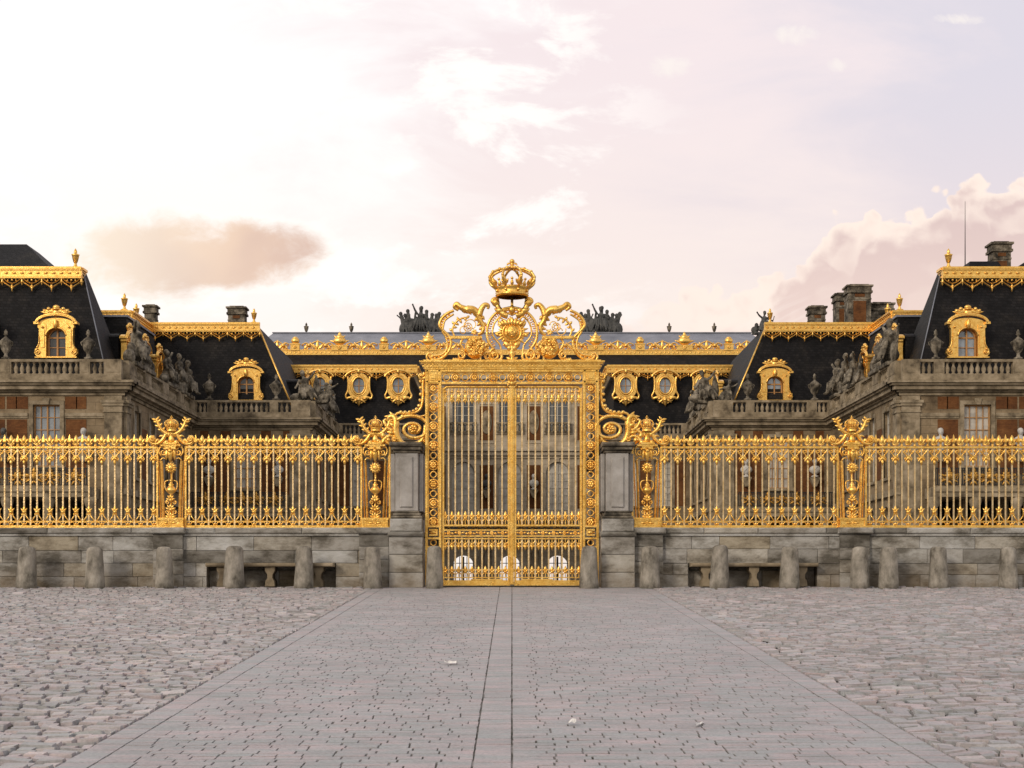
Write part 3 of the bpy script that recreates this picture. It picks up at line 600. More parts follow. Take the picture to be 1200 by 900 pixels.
def crown(m, c, w, h, y, n=8, detail=True):        # closed royal crown; c = (x,z) of the foot, w half width
    x, z = c; r = w * 0.68
    m.lathe([(r * .94, 0), (r * 1.02, h * .03), (r * 1.02, h * .06), (r * .96, h * .09), (r * 1.0, h * .19), (r * 1.06, h * .22), (r * 1.04, h * .25), (r * .93, h * .26), (r * .9, 0.0)], (x, y, z), 20)
    for i in range(n):
        a = 2 * math.pi * (i + 0.5) / n; d = np.array([math.cos(a), math.sin(a), 0]); b = np.array([x, y, z])
        P = [b + d * r * 1.0 + [0, 0, h * .22], b + d * w * 1.0 + [0, 0, h * .42], b + d * w * .86 + [0, 0, h * .62], b + d * w * .45 + [0, 0, h * .73], b + d * w * .08 + [0, 0, h * .76]]
        m.tube(cr(P, 4), [w * .052] * 17, 6)
        for q in range(5): m.ball(cr(P, 4)[3 * q + 2] + np.array([0, 0, w * .03]), w * .068, 6, 5)
        b0 = b + d * r * 1.04; e = np.array([-math.sin(a), math.cos(a), 0])
        m.blade(b0 + [0, 0, h * .22], b0 + d * w * .2 + [0, 0, h * .50], w * .10, .7)
        for q in (-1, 1): m.blade(b0 + [0, 0, h * .28], b0 + d * w * .1 + e * q * w * .17 + [0, 0, h * .40], w * .07, .8)
        a2 = 2 * math.pi * i / n; d2 = np.array([math.cos(a2), math.sin(a2), 0]); m.blade(b + d2 * r + [0, 0, h * .22], b + d2 * r * 1.12 + [0, 0, h * .40], w * .07, .8)
        m.ball(b + d2 * r * 1.14 + [0, 0, h * .41], w * .06, 6, 5); m.ball(b + d * r + [0, 0, h * .14], w * .07, 6, 5)
    m.ball((x, y, z + h * .79), w * .13); m.lathe([(w * .08, 0), (w * .05, h * .06), (w * .09, h * .1)], (x, y, z + h * .8), 8)
    for q in (-1, 1): m.tube(cr([(x, y, z + h * .87), (x + q * w * .14, y, z + h * .90), (x + q * w * .2, y, z + h * .86)], 3), w * .04, 5)
    m.ball((x, y, z + h * .95), w * .11)
def face_mask(m, c, r):              # generic rayed mask: brow, nose, cheeks, chin
    x, y, z = c
    m.ball(c, (r, r * .5, r * 1.12), 14, 10); f = y - r * .42
    m.blade((x, f, z + r * .25), (x, f - r * .22, z - r * .2), r * .15, 1); m.ball((x, f - r * .02, z - r * .45), (r * .26, r * .16, r * .09)); m.ball((x, f + r * .06, z - r * .78), (r * .26, r * .2, r * .16))
    for q in (-1, 1):
        m.ball((x + q * r * .36, f + r * .04, z + r * .22), (r * .2, r * .12, r * .1)); m.blade((x + q * r * .12, f, z + r * .42), (x + q * r * .62, f + r * .1, z + r * .40), r * .08, 1)
        m.ball((x + q * r * .5, f + r * .1, z - r * .2), (r * .26, r * .2, r * .26))

def pilaster_proto():
    r = thing('gilded_pilaster', (0, 0, 0), 'x', 'pilaster', 'gilded pilasters of the railing'); c = 1 / S
    P = lambda dx, y, Y=0.0: (dx * c, Y, (690 - y) * c)
    def bx(m, a, b, y0, y1, d0=-.1, d1=.1): m.box(a * c, b * c, d0, d1, (690 - y1) * c, (690 - y0) * c)
    m = MB(); bx(m, -16, 16, 616.5, 619, -.15, .15); bx(m, -15, 15, 609.5, 616.5, -.12, .12); bx(m, -16, 16, 607, 609.5, -.15, .15)
    for q in ((-15, -13.6), (13.6, 15)): bx(m, q[0], q[1], 609.5, 616.5, -.14, -.121)
    bx(m, -11, 11, 610.6, 611.4, -.135, -.121); bx(m, -11, 11, 614.8, 615.6, -.135, -.121); m.rosette(P(0, 613, -.12), .04, 8)
    for q in (-1, 1): m.blade(P(q * 2, 613, -.125), P(q * 8, 613, -.125), .025)
    m.build('pedestal', 'gold', r)
    for s in (-1, 1):
        m = MB()
        for d in (-.06, .06): m.tube([P(s * 9.5, 607, d), P(s * 11.5, 545, d), P(s * 12.3, 540, d)], .018, 4)
        m.tube([P(s * 12.6, 607, 0), P(s * 15.5, 534, 0)], .014, 4)
        m.tube(cr([P(s * 12.3, 540, -.06), P(s * 9.5, 537, -.06), P(s * 6, 538, -.06)], 3), .016, 5)
        m.bar(s * 16.6 * c, 1.272, 2.96, .036)
        m.build('stile', 'gold', r)
    m = MB(); m.rosette(P(0, 548.5, -.05), .125, 12, .8); face_mask(m, P(0, 548.5, -.09), .055); m.build('sunburst', 'gold', r)
    for q in (-1, 1): m.blade(P(0, 548, 0), P(q * 10, 549, 0), .02)
    m = MB()
    m.lathe([(0.03, 0), (.05, .02), (.02, .05), (.09, .11), (.10, .17), (.07, .215), (.04, .235), (.065, .26), (.03, .29), (.02, .33), (.04, .35), (.005, .39)], P(0, 583, -.04), 12)
    for q in (-1, 1):
        m.tube(cr([P(q * 3, 563, -.04), P(q * 7, 565, -.04), P(q * 7, 572, -.04), P(q * 4, 577, -.04)], 4), .014, 5)
    m.build('urn', 'gold', r)
    m = MB()
    for (yy, w, h) in ((584, 5.5, 9), (595, 6.5, 9), (604, 7, 8)):
        for a in (-70, -38, 0, 38, 70):
            m.blade(P(0, yy + 3, -.05), P(w * math.sin(R(a)), yy + 3 - h * math.cos(R(a)) * .9, -.09), .028, .7, (0, -.02, 0))
        m.ball(P(0, yy + 2.5, -.08), .035)
    for q in (-1, 1): m.spiral(P(q * 4.5, 600, -.05), .055, .02, R(90), q * 1.2, .016, .012, 5); m.spiral(P(q * 4, 589, -.05), .045, .018, R(90), -q * 1.2, .014, .011, 5)
    m.tube([P(0, 607, 0), P(0, 540, 0)], .022, 5)
    m.build('acanthus', 'gold', r)
    m = MB(); bx(m, -8, 8, 519, 521.5, -.16, .12); bx(m, -12, 12, 521.5, 523.4, -.14, .1); bx(m, -6.5, 6.5, 523.4, 527, -.13, .1)
    for q in (-1, 1):
        m.spiral(P(q * 8.8, 530.5, -.06), .085, .025, R(90), q * 1.35, .022, .014, 6); m.blade(P(q * 4, 527, -.1), P(q * 5, 540, -.1), .04)
        m.tube(cr([P(q * 6, 524, -.05), P(q * 12.5, 524.5, -.05), P(q * 14, 530, -.05), P(q * 11, 535, -.05)], 4), .018, 5)
    m.blade(P(0, 525, -.12), P(0, 542, -.12), .07); m.ball(P(0, 529, -.13), .05)
    m.build('capital', 'gold', r)
    for s in (-1, 1):
        m = MB()
        pts = cr([P(s * 1, 508), P(s * 6, 509), P(s * 10, 515), P(s * 16, 520), P(s * 22, 520), P(s * 26, 516), P(s * 24, 511.5), P(s * 20.5, 513), P(s * 21.5, 516)], 5)
        m.tube(pts, list(np.linspace(.045, .022, len(pts))), 6); m.rosette(P(s * 22, 515, -.03), .065, 7, .9)
        m.blade(P(s * 8, 513), P(s * 15, 512), .03, .7, (0, 0, .03)); m.blade(P(s * 3, 517, -.02), P(s * 10, 520.5, -.02), .05, .7)
        m.build('volute', 'gold', r)
        m = MB(); pts = cr([P(s * 3.5, 509.5), P(s * 8.5, 506.5), P(s * 12.5, 502.5), P(s * 15.2, 497.5), P(s * 16.5, 493.5), P(s * 19, 491.5)], 4)
        m.tube(pts, list(np.linspace(.045, .025, len(pts))), 6)
        for t in (6, 10, 14, 18):
            p = np.array(pts[min(t, len(pts) - 1)]); m.blade(p, p + [s * .10, 0, .03], .030); m.blade(p, p + [-s * .06, 0, .08], .027)
        m.build('flaming_horn', 'gold', r)
    m = MB(); crown(m, (0, (690 - 506) * c), .145, .34, 0, 8); m.ball((0, 0, (690 - 506) * c + .17), (.095, .095, .10)); m.blade(P(-5, 512, -.02), P(5, 503, -.02), .03); m.blade(P(5, 512, -.02), P(-5, 503, -.02), .03); m.blade(P(0, 520, -.03), P(0, 508, -.03), .07); m.build('crown', 'gold', r)
    return r
pp = pilaster_proto()
labs = {-638: 'gilded pilaster beyond the left edge of the view', -399: 'crowned gilded pilaster at the far left, between the two left railings', -160: 'crowned gilded pilaster just left of the left stone gate pier',
        158: 'crowned gilded pilaster just right of the right stone gate pier', 398: 'crowned gilded pilaster at the far right, between the two right railings', 637: 'gilded pilaster beyond the right edge of the view'}
first = True
for cxp in PIL:
    if abs(cxp) > 600: continue
    o = pp if first else copy_tree(pp); first = False
    o.location = (cxp / S, GY, 0); o['label'] = labs[cxp]
# posts at the outer ends just out of frame are left to the railings themselves

# ------------------------------------------------------------------ the royal gate
def build_gate():
    c = 1 / S; P = lambda dx, y, Y=0.0: (dx * c, GY + Y, (690 - y) * c)
    r = thing('palace_gate', (0, GY, 0.05), 'tall gilded double gate with crowned cartouche between two stone piers', 'gate')
    def bx(m, a, b, y0, y1, d0=-.06, d1=.06):
        a, b = sorted((a, b)); m.box(a * c, b * c, GY + d0, GY + d1, (690 - y1) * c, (690 - y0) * c)
    # posts: openwork panels of rings
    for s in (-1, 1):
        post = MB()
        for a, b in ((82.6, 85.4), (98.6, 101.4)): bx(post, s * a, s * b, 436, 686, -.1, .1)
        for a, b in ((85.8, 86.8), (97.2, 98.2)): bx(post, s * a, s * b, 450, 617, -.05, .05)
        for y0, y1 in ((448.2, 450), (616, 618), (630, 632), (640, 642), (684, 686)): bx(post, s * 85.4, s * 98.6, y0, y1, -.09, .09)
        P1 = post.build('gate_post', 'gold', r)
        y = 455.5; k = 0
        while y < 614:
            m = MB()
            if k % 2 == 0:
                m.ring(P(s * 92, y, -.03), .098, .017); m.rosette(P(s * 92, y, -.05), .085, 6 if (k // 2) % 2 else 8, .8); m.build('rosette', 'gold', P1)
            else:
                m.ring(P(s * 92, y, -.03), .062, .015)
                for q in (-1, 1): m.tube([P(s * 92 + q * 3.4, y, -.03), P(s * 92 + q * 5.4, y, -.03)], .014, 4)
                m.build('ring', 'gold', P1)
            y += 11.2; k += 1
        m = MB(); bx(m, s * 87, s * 97, 620, 622, -.04, .02); bx(m, s * 87, s * 97, 626, 628, -.04, .02); bx(m, s * 87, s * 89, 620, 628, -.06, .02); m.blade(P(s * 88, 624, -.04), P(s * 97, 624, -.04), .04)
        m.ring(P(s * 92, 636, -.04), .06, .015); m.build('panel_ornament', 'gold', P1)
        bxm = MB()
        for a, b, y0, y1 in ((84, 100, 434.6, 436.2), (84, 100, 447, 448.4), (84, 86, 434.6, 448.4), (98, 100, 434.6, 448.4)): bx(bxm, s * a, s * b, y0, y1, -.11, -.05)
        bx(bxm, s * 86, s * 98, 436.2, 447, -.09, -.02)
        for k2, q in enumerate((9, 5.4)): bx(bxm, s * 92 - q / 2, s * 92 + q / 2, 441.6 - q / 2, 441.6 + q / 2, -.115 - .02 * k2, -.09)
        bxm.build('corner_block', 'gold', P1)
        # scalloped outer strip and the big side scroll
        m = MB()
        st = cr([P(s * 103, 436), P(s * 104.5, 450), P(s * 104.5, 465), P(s * 107, 478), P(s * 114, 483.5), P(s * 124, 484.5), P(s * 133, 484), P(s * 137, 487)], 8)
        m.tube(st, .026, 6); m.spiral(P(s * 106, 440.5, -.02), .085, .03, R(180) if s > 0 else 0, s * 1.0, .022, .018)
        for k2 in range(3, 44, 4):
            p = np.array(st[k2]); m.ball(p + [s * .045, 0, .02], .04, 6, 5)
        st2 = cr([P(s * 101, 486.5), P(s * 108, 488), P(s * 118, 488.5), P(s * 128, 487)], 6); m.tube(st2, .018, 5)
        m.spiral(P(s * 115.5, 503, -.02), .43, .07, R(150) if s < 0 else R(30), s * 2.2, .040, .030, 6, 0.74, steps=46)
        m.rosette(P(s * 115.5, 503, -.04), .10, 7, .9)
        big = cr([P(s * 101.5, 498), P(s * 103, 510), P(s * 108, 518), P(s * 118, 521.5), P(s * 128, 520), P(s * 134, 513), P(s * 136.5, 503), P(s * 136, 494), P(s * 139, 488), P(s * 144, 489), P(s * 145, 493)], 6)
        m.tube(big, list(np.linspace(.035, .075, 40)) + list(np.linspace(.075, .03, len(big) - 40)), 7, .9)
        for k2 in range(4, 56, 4):
            p = np.array(big[k2]); q = np.array(big[k2 + 2]) - np.array(big[k2 - 2]); nn = norm(np.array([q[2], 0, -q[0]])) * (1 if s > 0 else -1)
            m.blade(p, p + norm(q) * .11 + nn * .085, .035, .8); m.blade(p, p + norm(q) * .12 - nn * .05, .03, .8)
        low = cr([P(s * 134, 516), P(s * 141, 511), P(s * 148, 513), P(s * 152, 519), P(s * 158, 521)], 6); m.tube(low, list(np.linspace(.03, .06, len(low))), 6)
        up = cr([P(s * 140, 505), P(s * 146, 501), P(s * 150, 494), P(s * 147, 491)], 6); m.tube(up, list(np.linspace(.05, .025, len(up))), 6)
        for a, b in (((137, 500), (144, 496)), ((138, 508), (147, 506)), ((150, 514), (152, 506)), ((146, 513), (143, 519)), ((155, 519), (160, 514)), ((126, 487), (131, 490))): m.blade(P(s * a[0], a[1], -.02), P(s * b[0], b[1], -.04), .05, .8)
        m.build('scroll_bracket', 'gold', r)
    # lintel: frieze and cornice
    m = MB(); bx(m, -82.6, 82.6, 448, 450.6, -.08, .08); bx(m, -101.4, 101.4, 433.2, 436.2, -.1, .1); bx(m, -82.6, 82.6, 436.2, 437.2, -.06, .06); fr = m.build('frieze', 'gold', r)
    k = -7
    while k <= 7:
        m = MB(); x = k * 10.95
        if k % 2 == 0:
            m.ring(P(x, 442.7, -.03), .088, .016); m.rosette(P(x, 442.7, -.05), .075, 6, .8); m.build('rosette', 'gold', fr)
        else:
            m.ring(P(x, 442.7, -.03), .066, .015)
            for q in (-1, 1): m.tube([P(x, 442.7 + q * 3.8, -.03), P(x, 442.7 + q * 5.6, -.03)], .012, 4)
            m.build('ring', 'gold', fr)
        k += 1
    m = MB()
    for a, y0, y1, d in ((103, 431, 433.2, .13), (104.5, 429.4, 431, .16), (103, 427.6, 429.4, .15), (106, 426, 427.6, .2), (108, 424.4, 426, .24)): bx(m, -a, a, y0, y1, -d, d)
    for i in range(-24, 25): m.box(i * 4.2 * c - .02, i * 4.2 * c + .02, GY - .175, GY - .15, (690 - 429.2) * c, (690 - 427.8) * c)
    m.build('cornice', 'gold', r)
    # two leaves
    for s in (-1, 1):
        m = MB()
        bx(m, s * 2.6, s * 5, 455, 684, -.04, .04); bx(m, s * 79.4, s * 81.8, 455, 684, -.04, .04)
        tp = cr([P(s * 3, 453.4), P(s * 40, 453.4), P(s * 72, 453.4), P(s * 78.5, 455), P(s * 80.6, 461)], 6); m.tube(tp, .034, 5)
        bx(m, s * 5, s * 79.4, 614.8, 616.8, -.035, .035); bx(m, s * 5, s * 79.4, 620.5, 622, -.035, .035)
        bx(m, s * 5, s * 79.4, 627.4, 629, -.035, .035); bx(m, s * 5, s * 79.4, 630.6, 632, -.035, .035); bx(m, s * 2.6, s * 81.8, 680, 686.2, -.045, .045); bx(m, s * 5, s * 79.4, 676.2, 677.4, -.02, .02)
        bx(m, s * 12, s * 48, 678.5, 680, -.06, .06)
        leaf = m.build('gate_leaf', 'gold', r)
        n = 9; pitch = (79.4 - 5) / (n + .5)
        for i in range(n):
            m = MB(); x = s * (5 + pitch * (i + .85)); m.bar(x * c, (690 - 616) * c, (690 - 454) * c, .029, GY); m.build('bar', 'bar_gold', leaf)
            m = MB(); m.bar(x * c, (690 - 680) * c, (690 - 630) * c, .032, GY); m.build('bar', 'bar_gold', leaf)
        for i in range(n + 1):
            xm = s * (5 + pitch * (i + .35)); m = MB()
            # pendant lily under the head of the leaf
            m.bar(xm * c, (690 - 470) * c, (690 - 454) * c, .02, GY); m.ball(P(xm, 459), .035)
            m.blade(P(xm, 461), P(xm, 474), .03); m.box(xm * c - .045, xm * c + .045, GY - .03, GY + .03, (690 - 467) * c, (690 - 465.8) * c)
            for q in (-1, 1):
                m.tube(cr([P(xm, 466), P(xm + q * 2.6, 462), P(xm + q * 3.2, 457), P(xm + q * 3.6, 454)], 3), .012, 5); m.blade(P(xm, 466), P(xm + q * 3, 472), .02)
            m.build('pendant_lily', 'gold', leaf)
            for y0, h, up in ((614.5, 16, 1), (676, 13, 1), (632, 13, -1)):
                m = MB(); y = lambda t: y0 - up * t
                m.blade(P(xm, y(h * .45)), P(xm, y(h)), .032); m.ball(P(xm, y(h * .45)), .032); m.bar(xm * c, min((690 - y(0)) * c, (690 - y(h * .5)) * c), max((690 - y(0)) * c, (690 - y(h * .5)) * c), .018, GY)
                for q in (-1, 1):
                    m.tube(cr([P(xm + q * 3.4, y(0)), P(xm + q * 2.9, y(h * .25)), P(xm + q * 1.1, y(h * .4)), P(xm + q * 2.5, y(h * .68)), P(xm + q * 3.2, y(h * .55))], 3), .013, 5)
                m.build('lily_ornament', 'gold', leaf)
        m = MB()
        for i in range(6):
            x = s * (11 + i * 12.6); m.rosette(P(x, 624.7, -.02), .05, 6, .8)
            for q in (-1, 1): m.blade(P(x + q * 2.5, 624.7, -.01), P(x + q * 6.5, 623.5 + (i % 2) * 2, -.01), .026)
        m.build('rail_ornament', 'gold', leaf)
    m = MB(); bx(m, -2.2, 2.2, 452, 685, -.075, -.03); bx(m, -.7, .7, 455, 684, -.095, -.075); st = m.build('meeting_stile', 'gold', r)
    m = MB(); bx(m, -3.5, 3.5, 453, 455, -.1, -.03); m.ball(P(0, 450, -.09), .06)
    for q in (-1, 1): m.blade(P(0, 451, -.09), P(q * 5.5, 447, -.1), .04); m.spiral(P(q * 3.6, 452, -.08), .05, .02, R(90), q, .014, .01, 5)
    m.build('keystone_mask', 'gold', st)

    # ---- crest
    K = lambda x, y, Y=0.0: P(440 + x / 3.75 - 600 + 0.6, 290 + y / 3.75, Y)       # control points read off an enlarged view
    KM = lambda s, x, y, Y=0.0: (s * abs(K(x, y)[0] - 0) * (1 if x < 598 else -1) * -1 if False else s * (598 - x) / 3.75 * c, GY + Y, K(x, y)[2])
    # pedestal rail
    m = MB()
    for s in (-1, 1):
        bx(m, s * 35, s * 72, 394, 397.2, -.06, .06); bx(m, s * 36, s * 38, 397, 423, -.04, .04)
    bx(m, -104, 104, 422.4, 424.5, -.12, .12); m.build('crest_rail', 'gold', r)
    # cartouche
    m = MB()
    for s in (-1, 1):
        for rad, e in ((110, 0), (86, 12)):
            pts = cr([KM(s, 598, 370 - rad * .98), KM(s, 598 - rad * .5, 372 - rad * .86), KM(s, 598 - rad * .88, 372 - rad * .48), KM(s, 598 - rad, 372), KM(s, 598 - rad * .92, 372 + rad * .42 - e), KM(s, 598 - rad * .62, 372 + rad * .80 - e),
                      KM(s, 548 + e * .3, 468), KM(s, 552, 486), KM(s, 536, 497 - e * .3), KM(s, 508 + e, 494 - e * .4), KM(s, 500 + e, 478), KM(s, 514 + e * .4, 466), KM(s, 530, 474)], 5)
            m.tube(pts, .030 if e == 0 else .020, 6)
        for k2 in range(14):
            a = R(-38 + k2 * 11.8); p = (598 - 98 * math.cos(a), 372 - 98 * math.sin(a)); m.ball(KM(s, *p, -.01), .024, 6, 4)
            q1 = (598 - 86 * math.cos(a + .1), 372 - 86 * math.sin(a + .1)); q2 = (598 - 110 * math.cos(a + .1), 372 - 110 * math.sin(a + .1)); m.tube([KM(s, *q1), KM(s, *q2)], .010, 4)
        m.spiral(KM(s, 522, 474, -.02), .14, .04, R(90), -s * 1.3, .03, .02)
    cart = m.build('cartouche', 'gold', r)
    m = MB(); m.lathe([(.001, 0)], (0, 0, 0), 6) if False else None
    for i in range(26):
        a = 2 * math.pi * i / 26; L = 74 if i % 2 else 62; m.blade(K(598 + 34 * math.cos(a), 374 + 34 * math.sin(a), -.02), K(598 + L * math.cos(a), 374 + L * math.sin(a), -.02), .034, .6)
    m.ring(K(598, 374, -.03), .19, .03, 28); m.ring(K(598, 374, -.02), .25, .016, 28); m.ball(K(598, 374, .0), (.19, .09, .19), 16, 10); face_mask(m, K(598, 372, -.08), .12)
    for i in range(-3, 4): m.blade(K(598 + i * 10, 345, -.05), K(598 + i * 17, 305 + abs(i) * 6, -.06), .045, .7)
    for s in (-1, 1):
        m.blade(KM(s, 590, 440, -.03), KM(s, 560, 412, -.04), .07); m.blade(KM(s, 596, 452, -.03), KM(s, 575, 430, -.04), .06); m.blade(KM(s, 560, 350, -.02), KM(s, 535, 325, -.02), .05); m.blade(KM(s, 545, 390), KM(s, 522, 372), .045)
        m.spiral(KM(s, 550, 320, -.02), .09, .03, 0, s, .02, .014)
    m.build('sun_mask', 'gold', cart)
    m = MB(); m.lathe([(.05, 0), (.06, .03), (.03, .07), (.075, .14), (.05, .21), (.02, .25), (.045, .29), (.005, .34)], K(598, 500, -.04), 10)
    for s in (-1, 1): m.blade(KM(s, 598, 495), KM(s, 572, 482), .04); m.blade(KM(s, 598, 480), KM(s, 580, 462), .03)
    m.build('pommel', 'gold', cart)
    m = MB()
    for s in (-1, 1):
        m.tube(cr([KM(s, 580, 300), KM(s, 556, 292), KM(s, 540, 270), KM(s, 530, 250), KM(s, 512, 236), KM(s, 524, 224), KM(s, 540, 232)], 5), list(np.linspace(.075, .03, 31)), 7)
        m.ball(KM(s, 527, 243), .085); m.ball(KM(s, 543, 278), .08); m.blade(KM(s, 545, 280), KM(s, 520, 268), .05); m.blade(KM(s, 550, 290), KM(s, 578, 262), .05); m.ball(KM(s, 560, 290), .07)
        m.tube(cr([KM(s, 596, 296), KM(s, 578, 290), KM(s, 570, 306)], 4), .02, 5)
    m.tube([K(598, 300), K(598, 216)], .028, 6); m.ball(K(598, 268), .05); m.blade(K(598, 290, -.02), K(598, 250, -.02), .07)
    m.build('crown_bracket', 'gold', r)
    m = MB(); crown(m, (K(598, 218)[0], K(598, 218)[2]), .50, .78, GY, 8); m.build('crown', 'gold', r)
    for s in (-1, 1):
        m = MB()
        for off, w in ((0, .032), (16, .022)):
            pts = cr([KM(s, 500 - 0, 492) if False else KM(s, 232 + off * .6, 474 + off * .2), KM(s, 250, 492 - off), KM(s, 285, 488 - off), KM(s, 316 - off * .5, 462 - off * .5), KM(s, 330 - off, 425), KM(s, 322 - off, 392), KM(s, 298 - off * .3, 368 + off * .2), KM(s, 280 + off, 345), KM(s, 286 + off, 318 + off * .3), KM(s, 310 + off * .5, 292 + off), KM(s, 342, 277 + off)], 6)
            m.tube(pts, w, 6)
            if off == 0: outer = pts
            else:
                for k2 in range(4, 58, 3): m.tube([outer[k2], pts[k2]], .010, 4); m.ball((np.array(outer[k2 + 1]) + np.array(pts[k2 + 1])) / 2, .022, 6, 4)
        m.spiral(KM(s, 240, 478, -.02), .11, .03, R(-90), s, .024, .016)
        hn = cr([KM(s, 362, 276), KM(s, 345, 262), KM(s, 355, 248), KM(s, 372, 262), KM(s, 400, 272), KM(s, 428, 274), KM(s, 446, 290), KM(s, 458, 322), KM(s, 472, 345), KM(s, 468, 372), KM(s, 448, 384)], 6)
        m.tube(hn, list(np.linspace(.03, .07, 24)) + list(np.linspace(.09, .03, len(hn) - 24)), 7)
        h2 = cr([KM(s, 452, 300), KM(s, 462, 272), KM(s, 478, 252), KM(s, 494, 256), KM(s, 492, 270)], 6); m.tube(h2, list(np.linspace(.075, .028, len(h2))), 7)
        for a, b in (((380, 268), (392, 290)), ((404, 273), (420, 296)), ((430, 278), (436, 304)), ((450, 310), (432, 322)), ((462, 330), (444, 345)), ((470, 350), (452, 362)), ((462, 300), (478, 318)), ((472, 330), (486, 346)), ((395, 270), (380, 258)), ((420, 272), (412, 258))): m.blade(KM(s, *a), KM(s, *b), .042, .7)
        m.build('scroll_wing', 'gold', r)
        m = MB()
        vn = cr([KM(s, 345, 392), KM(s, 336, 362), KM(s, 350, 330), KM(s, 376, 312), KM(s, 405, 308)], 6); m.tube(vn, .022, 5)
        for a, b in (((340, 350), (358, 352)), ((350, 332), (366, 342)), ((368, 318), (378, 334)), ((336, 368), (322, 356)), ((345, 338), (334, 324)), ((362, 320), (356, 304)), ((390, 310), (398, 324)), ((400, 308), (412, 300))): m.blade(KM(s, *a), KM(s, *b), .03)
        m.ring(KM(s, 404, 350), .085, .011); m.ring(KM(s, 404, 350), .04, .011)
        for i in range(8): a = R(45 * i); m.tube([KM(s, 404 + 11 * math.cos(a), 350 + 11 * math.sin(a)), KM(s, 404 + 19 * math.cos(a), 350 + 19 * math.sin(a))], .008, 4)
        m.spiral(KM(s, 420, 342), .17, .06, R(200), s * .9, .012, .01, 5); m.spiral(KM(s, 385, 366), .12, .04, R(20), -s, .012, .01, 5)
        for i in range(7): a = R(i * 51); m.blade(KM(s, 432, 372), KM(s, 432 + 16 * math.cos(a), 372 + 16 * math.sin(a)), .022)
        m.build('tendril', 'gold', r)
        m = MB()                                   # trophy basket between the scrolls
        rr = random.Random(5)
        m.ball(KM(s, 436, 440), (.22, .12, .24), 12, 8)
        for i in range(30):
            a = rr.uniform(0, 6.28); q = rr.uniform(10, 42); x, y = 436 + q * math.cos(a), 440 + q * .95 * math.sin(a); b = rr.uniform(0, 6.28)
            m.blade(KM(s, x, y, -.1), KM(s, x + 15 * math.cos(b), y + 15 * math.sin(b), -.14), .04, .7)
        for x, y in ((415, 425), (440, 450), (455, 425), (430, 470), (460, 462)): m.rosette(KM(s, x, y, -.13), .06, 6, .8)
        m.spiral(KM(s, 374, 474, -.02), .10, .03, R(90), s * 1.3, .026, .016); m.tube(cr([KM(s, 385, 396), KM(s, 372, 420), KM(s, 380, 440), KM(s, 392, 458), KM(s, 374, 474 - 27)], 5), .025, 6)
        m.spiral(KM(s, 490, 478, -.02), .07, .03, R(90), -s * 1.3, .02, .014)
        for i in range(6): m.blade(KM(s, 345 + i * 6, 500 - i, 0), KM(s, 340 + i * 9, 484, 0), .035)
        m.build('trophy', 'gold', r)
build_gate()

# ------------------------------------------------------------------ palace: shared prototypes (built at the origin, facing -Y)
ZG, ZC0, ZC1, ZBAL0, ZBAL1 = 0.05, 10.45, 11.2, 11.5, 12.38       # ground, cornice, balustrade
used_p = {}
def place(key, parent, loc, rotz=0.0, scale=1.0, **kw):
    src = PROTO[key]
    if key in used_p: o = copy_tree(src)
    else: o = src; used_p[key] = 1
    if parent is not None:
        o.parent = parent; base = ORIG[parent]
    else: base = np.zeros(3)
    o.location = tuple(np.array(loc, float) - base); o.rotation_euler = (0, 0, rotz); o.scale = (scale, scale, scale)
    for k, v in kw.items(): o[k] = v
    return o
PROTO = {}
def window_grid(name, w, h, cols, rows, arched, frame, pane, parent=None, y=0.12, fw=0.07, bottom_door=False):
    """window sub-tree; origin at sill centre"""
    m = MB(); hw = w / 2; zt = h - (hw if arched else 0)
    m.box(-hw, -hw + fw, y - .05, y + .05, 0, zt); m.box(hw - fw, hw, y - .05, y + .05, 0, zt); m.box(-hw + fw, hw - fw, y - .05, y + .05, 0, fw)
    if arched:
        m.tube([((hw - fw / 2) * math.cos(a), y, zt + (hw - fw / 2) * math.sin(a)) for a in np.linspace(0, math.pi, 13)], fw * .62, 4); m.box(-hw + fw, hw - fw, y - .05, y + .05, zt - fw / 2, zt + fw / 2)
    else: m.box(-hw + fw, hw - fw, y - .05, y + .05, h - fw, h)
    m.box(-fw * .6, fw * .6, y - .07, y - .051, fw, h - .02)
    for i in range(1, cols):
        if i * 2 == cols: continue
        x = -hw + w * i / cols; m.box(x - .018, x + .018, y - .045, y + .02, fw, zt)
    for j in range(1, rows):
        z = zt * j / rows; m.box(-hw + fw, hw - fw, y - .043, y + .022, z - .02, z + .02)
    fr = m.build(name, frame, parent)
    m = MB()
    if arched: m.prism([(-hw + .02, .02), (hw - .02, .02)] + [((hw - .02) * math.cos(a), zt + (hw - .02) * math.sin(a)) for a in np.linspace(0, math.pi, 13)], y + .025, y + .045)
    else: m.box(-hw + .02, hw - .02, y + .025, y + .045, .02, h - .02)
    m.build('pane', pane, fr)
    return fr
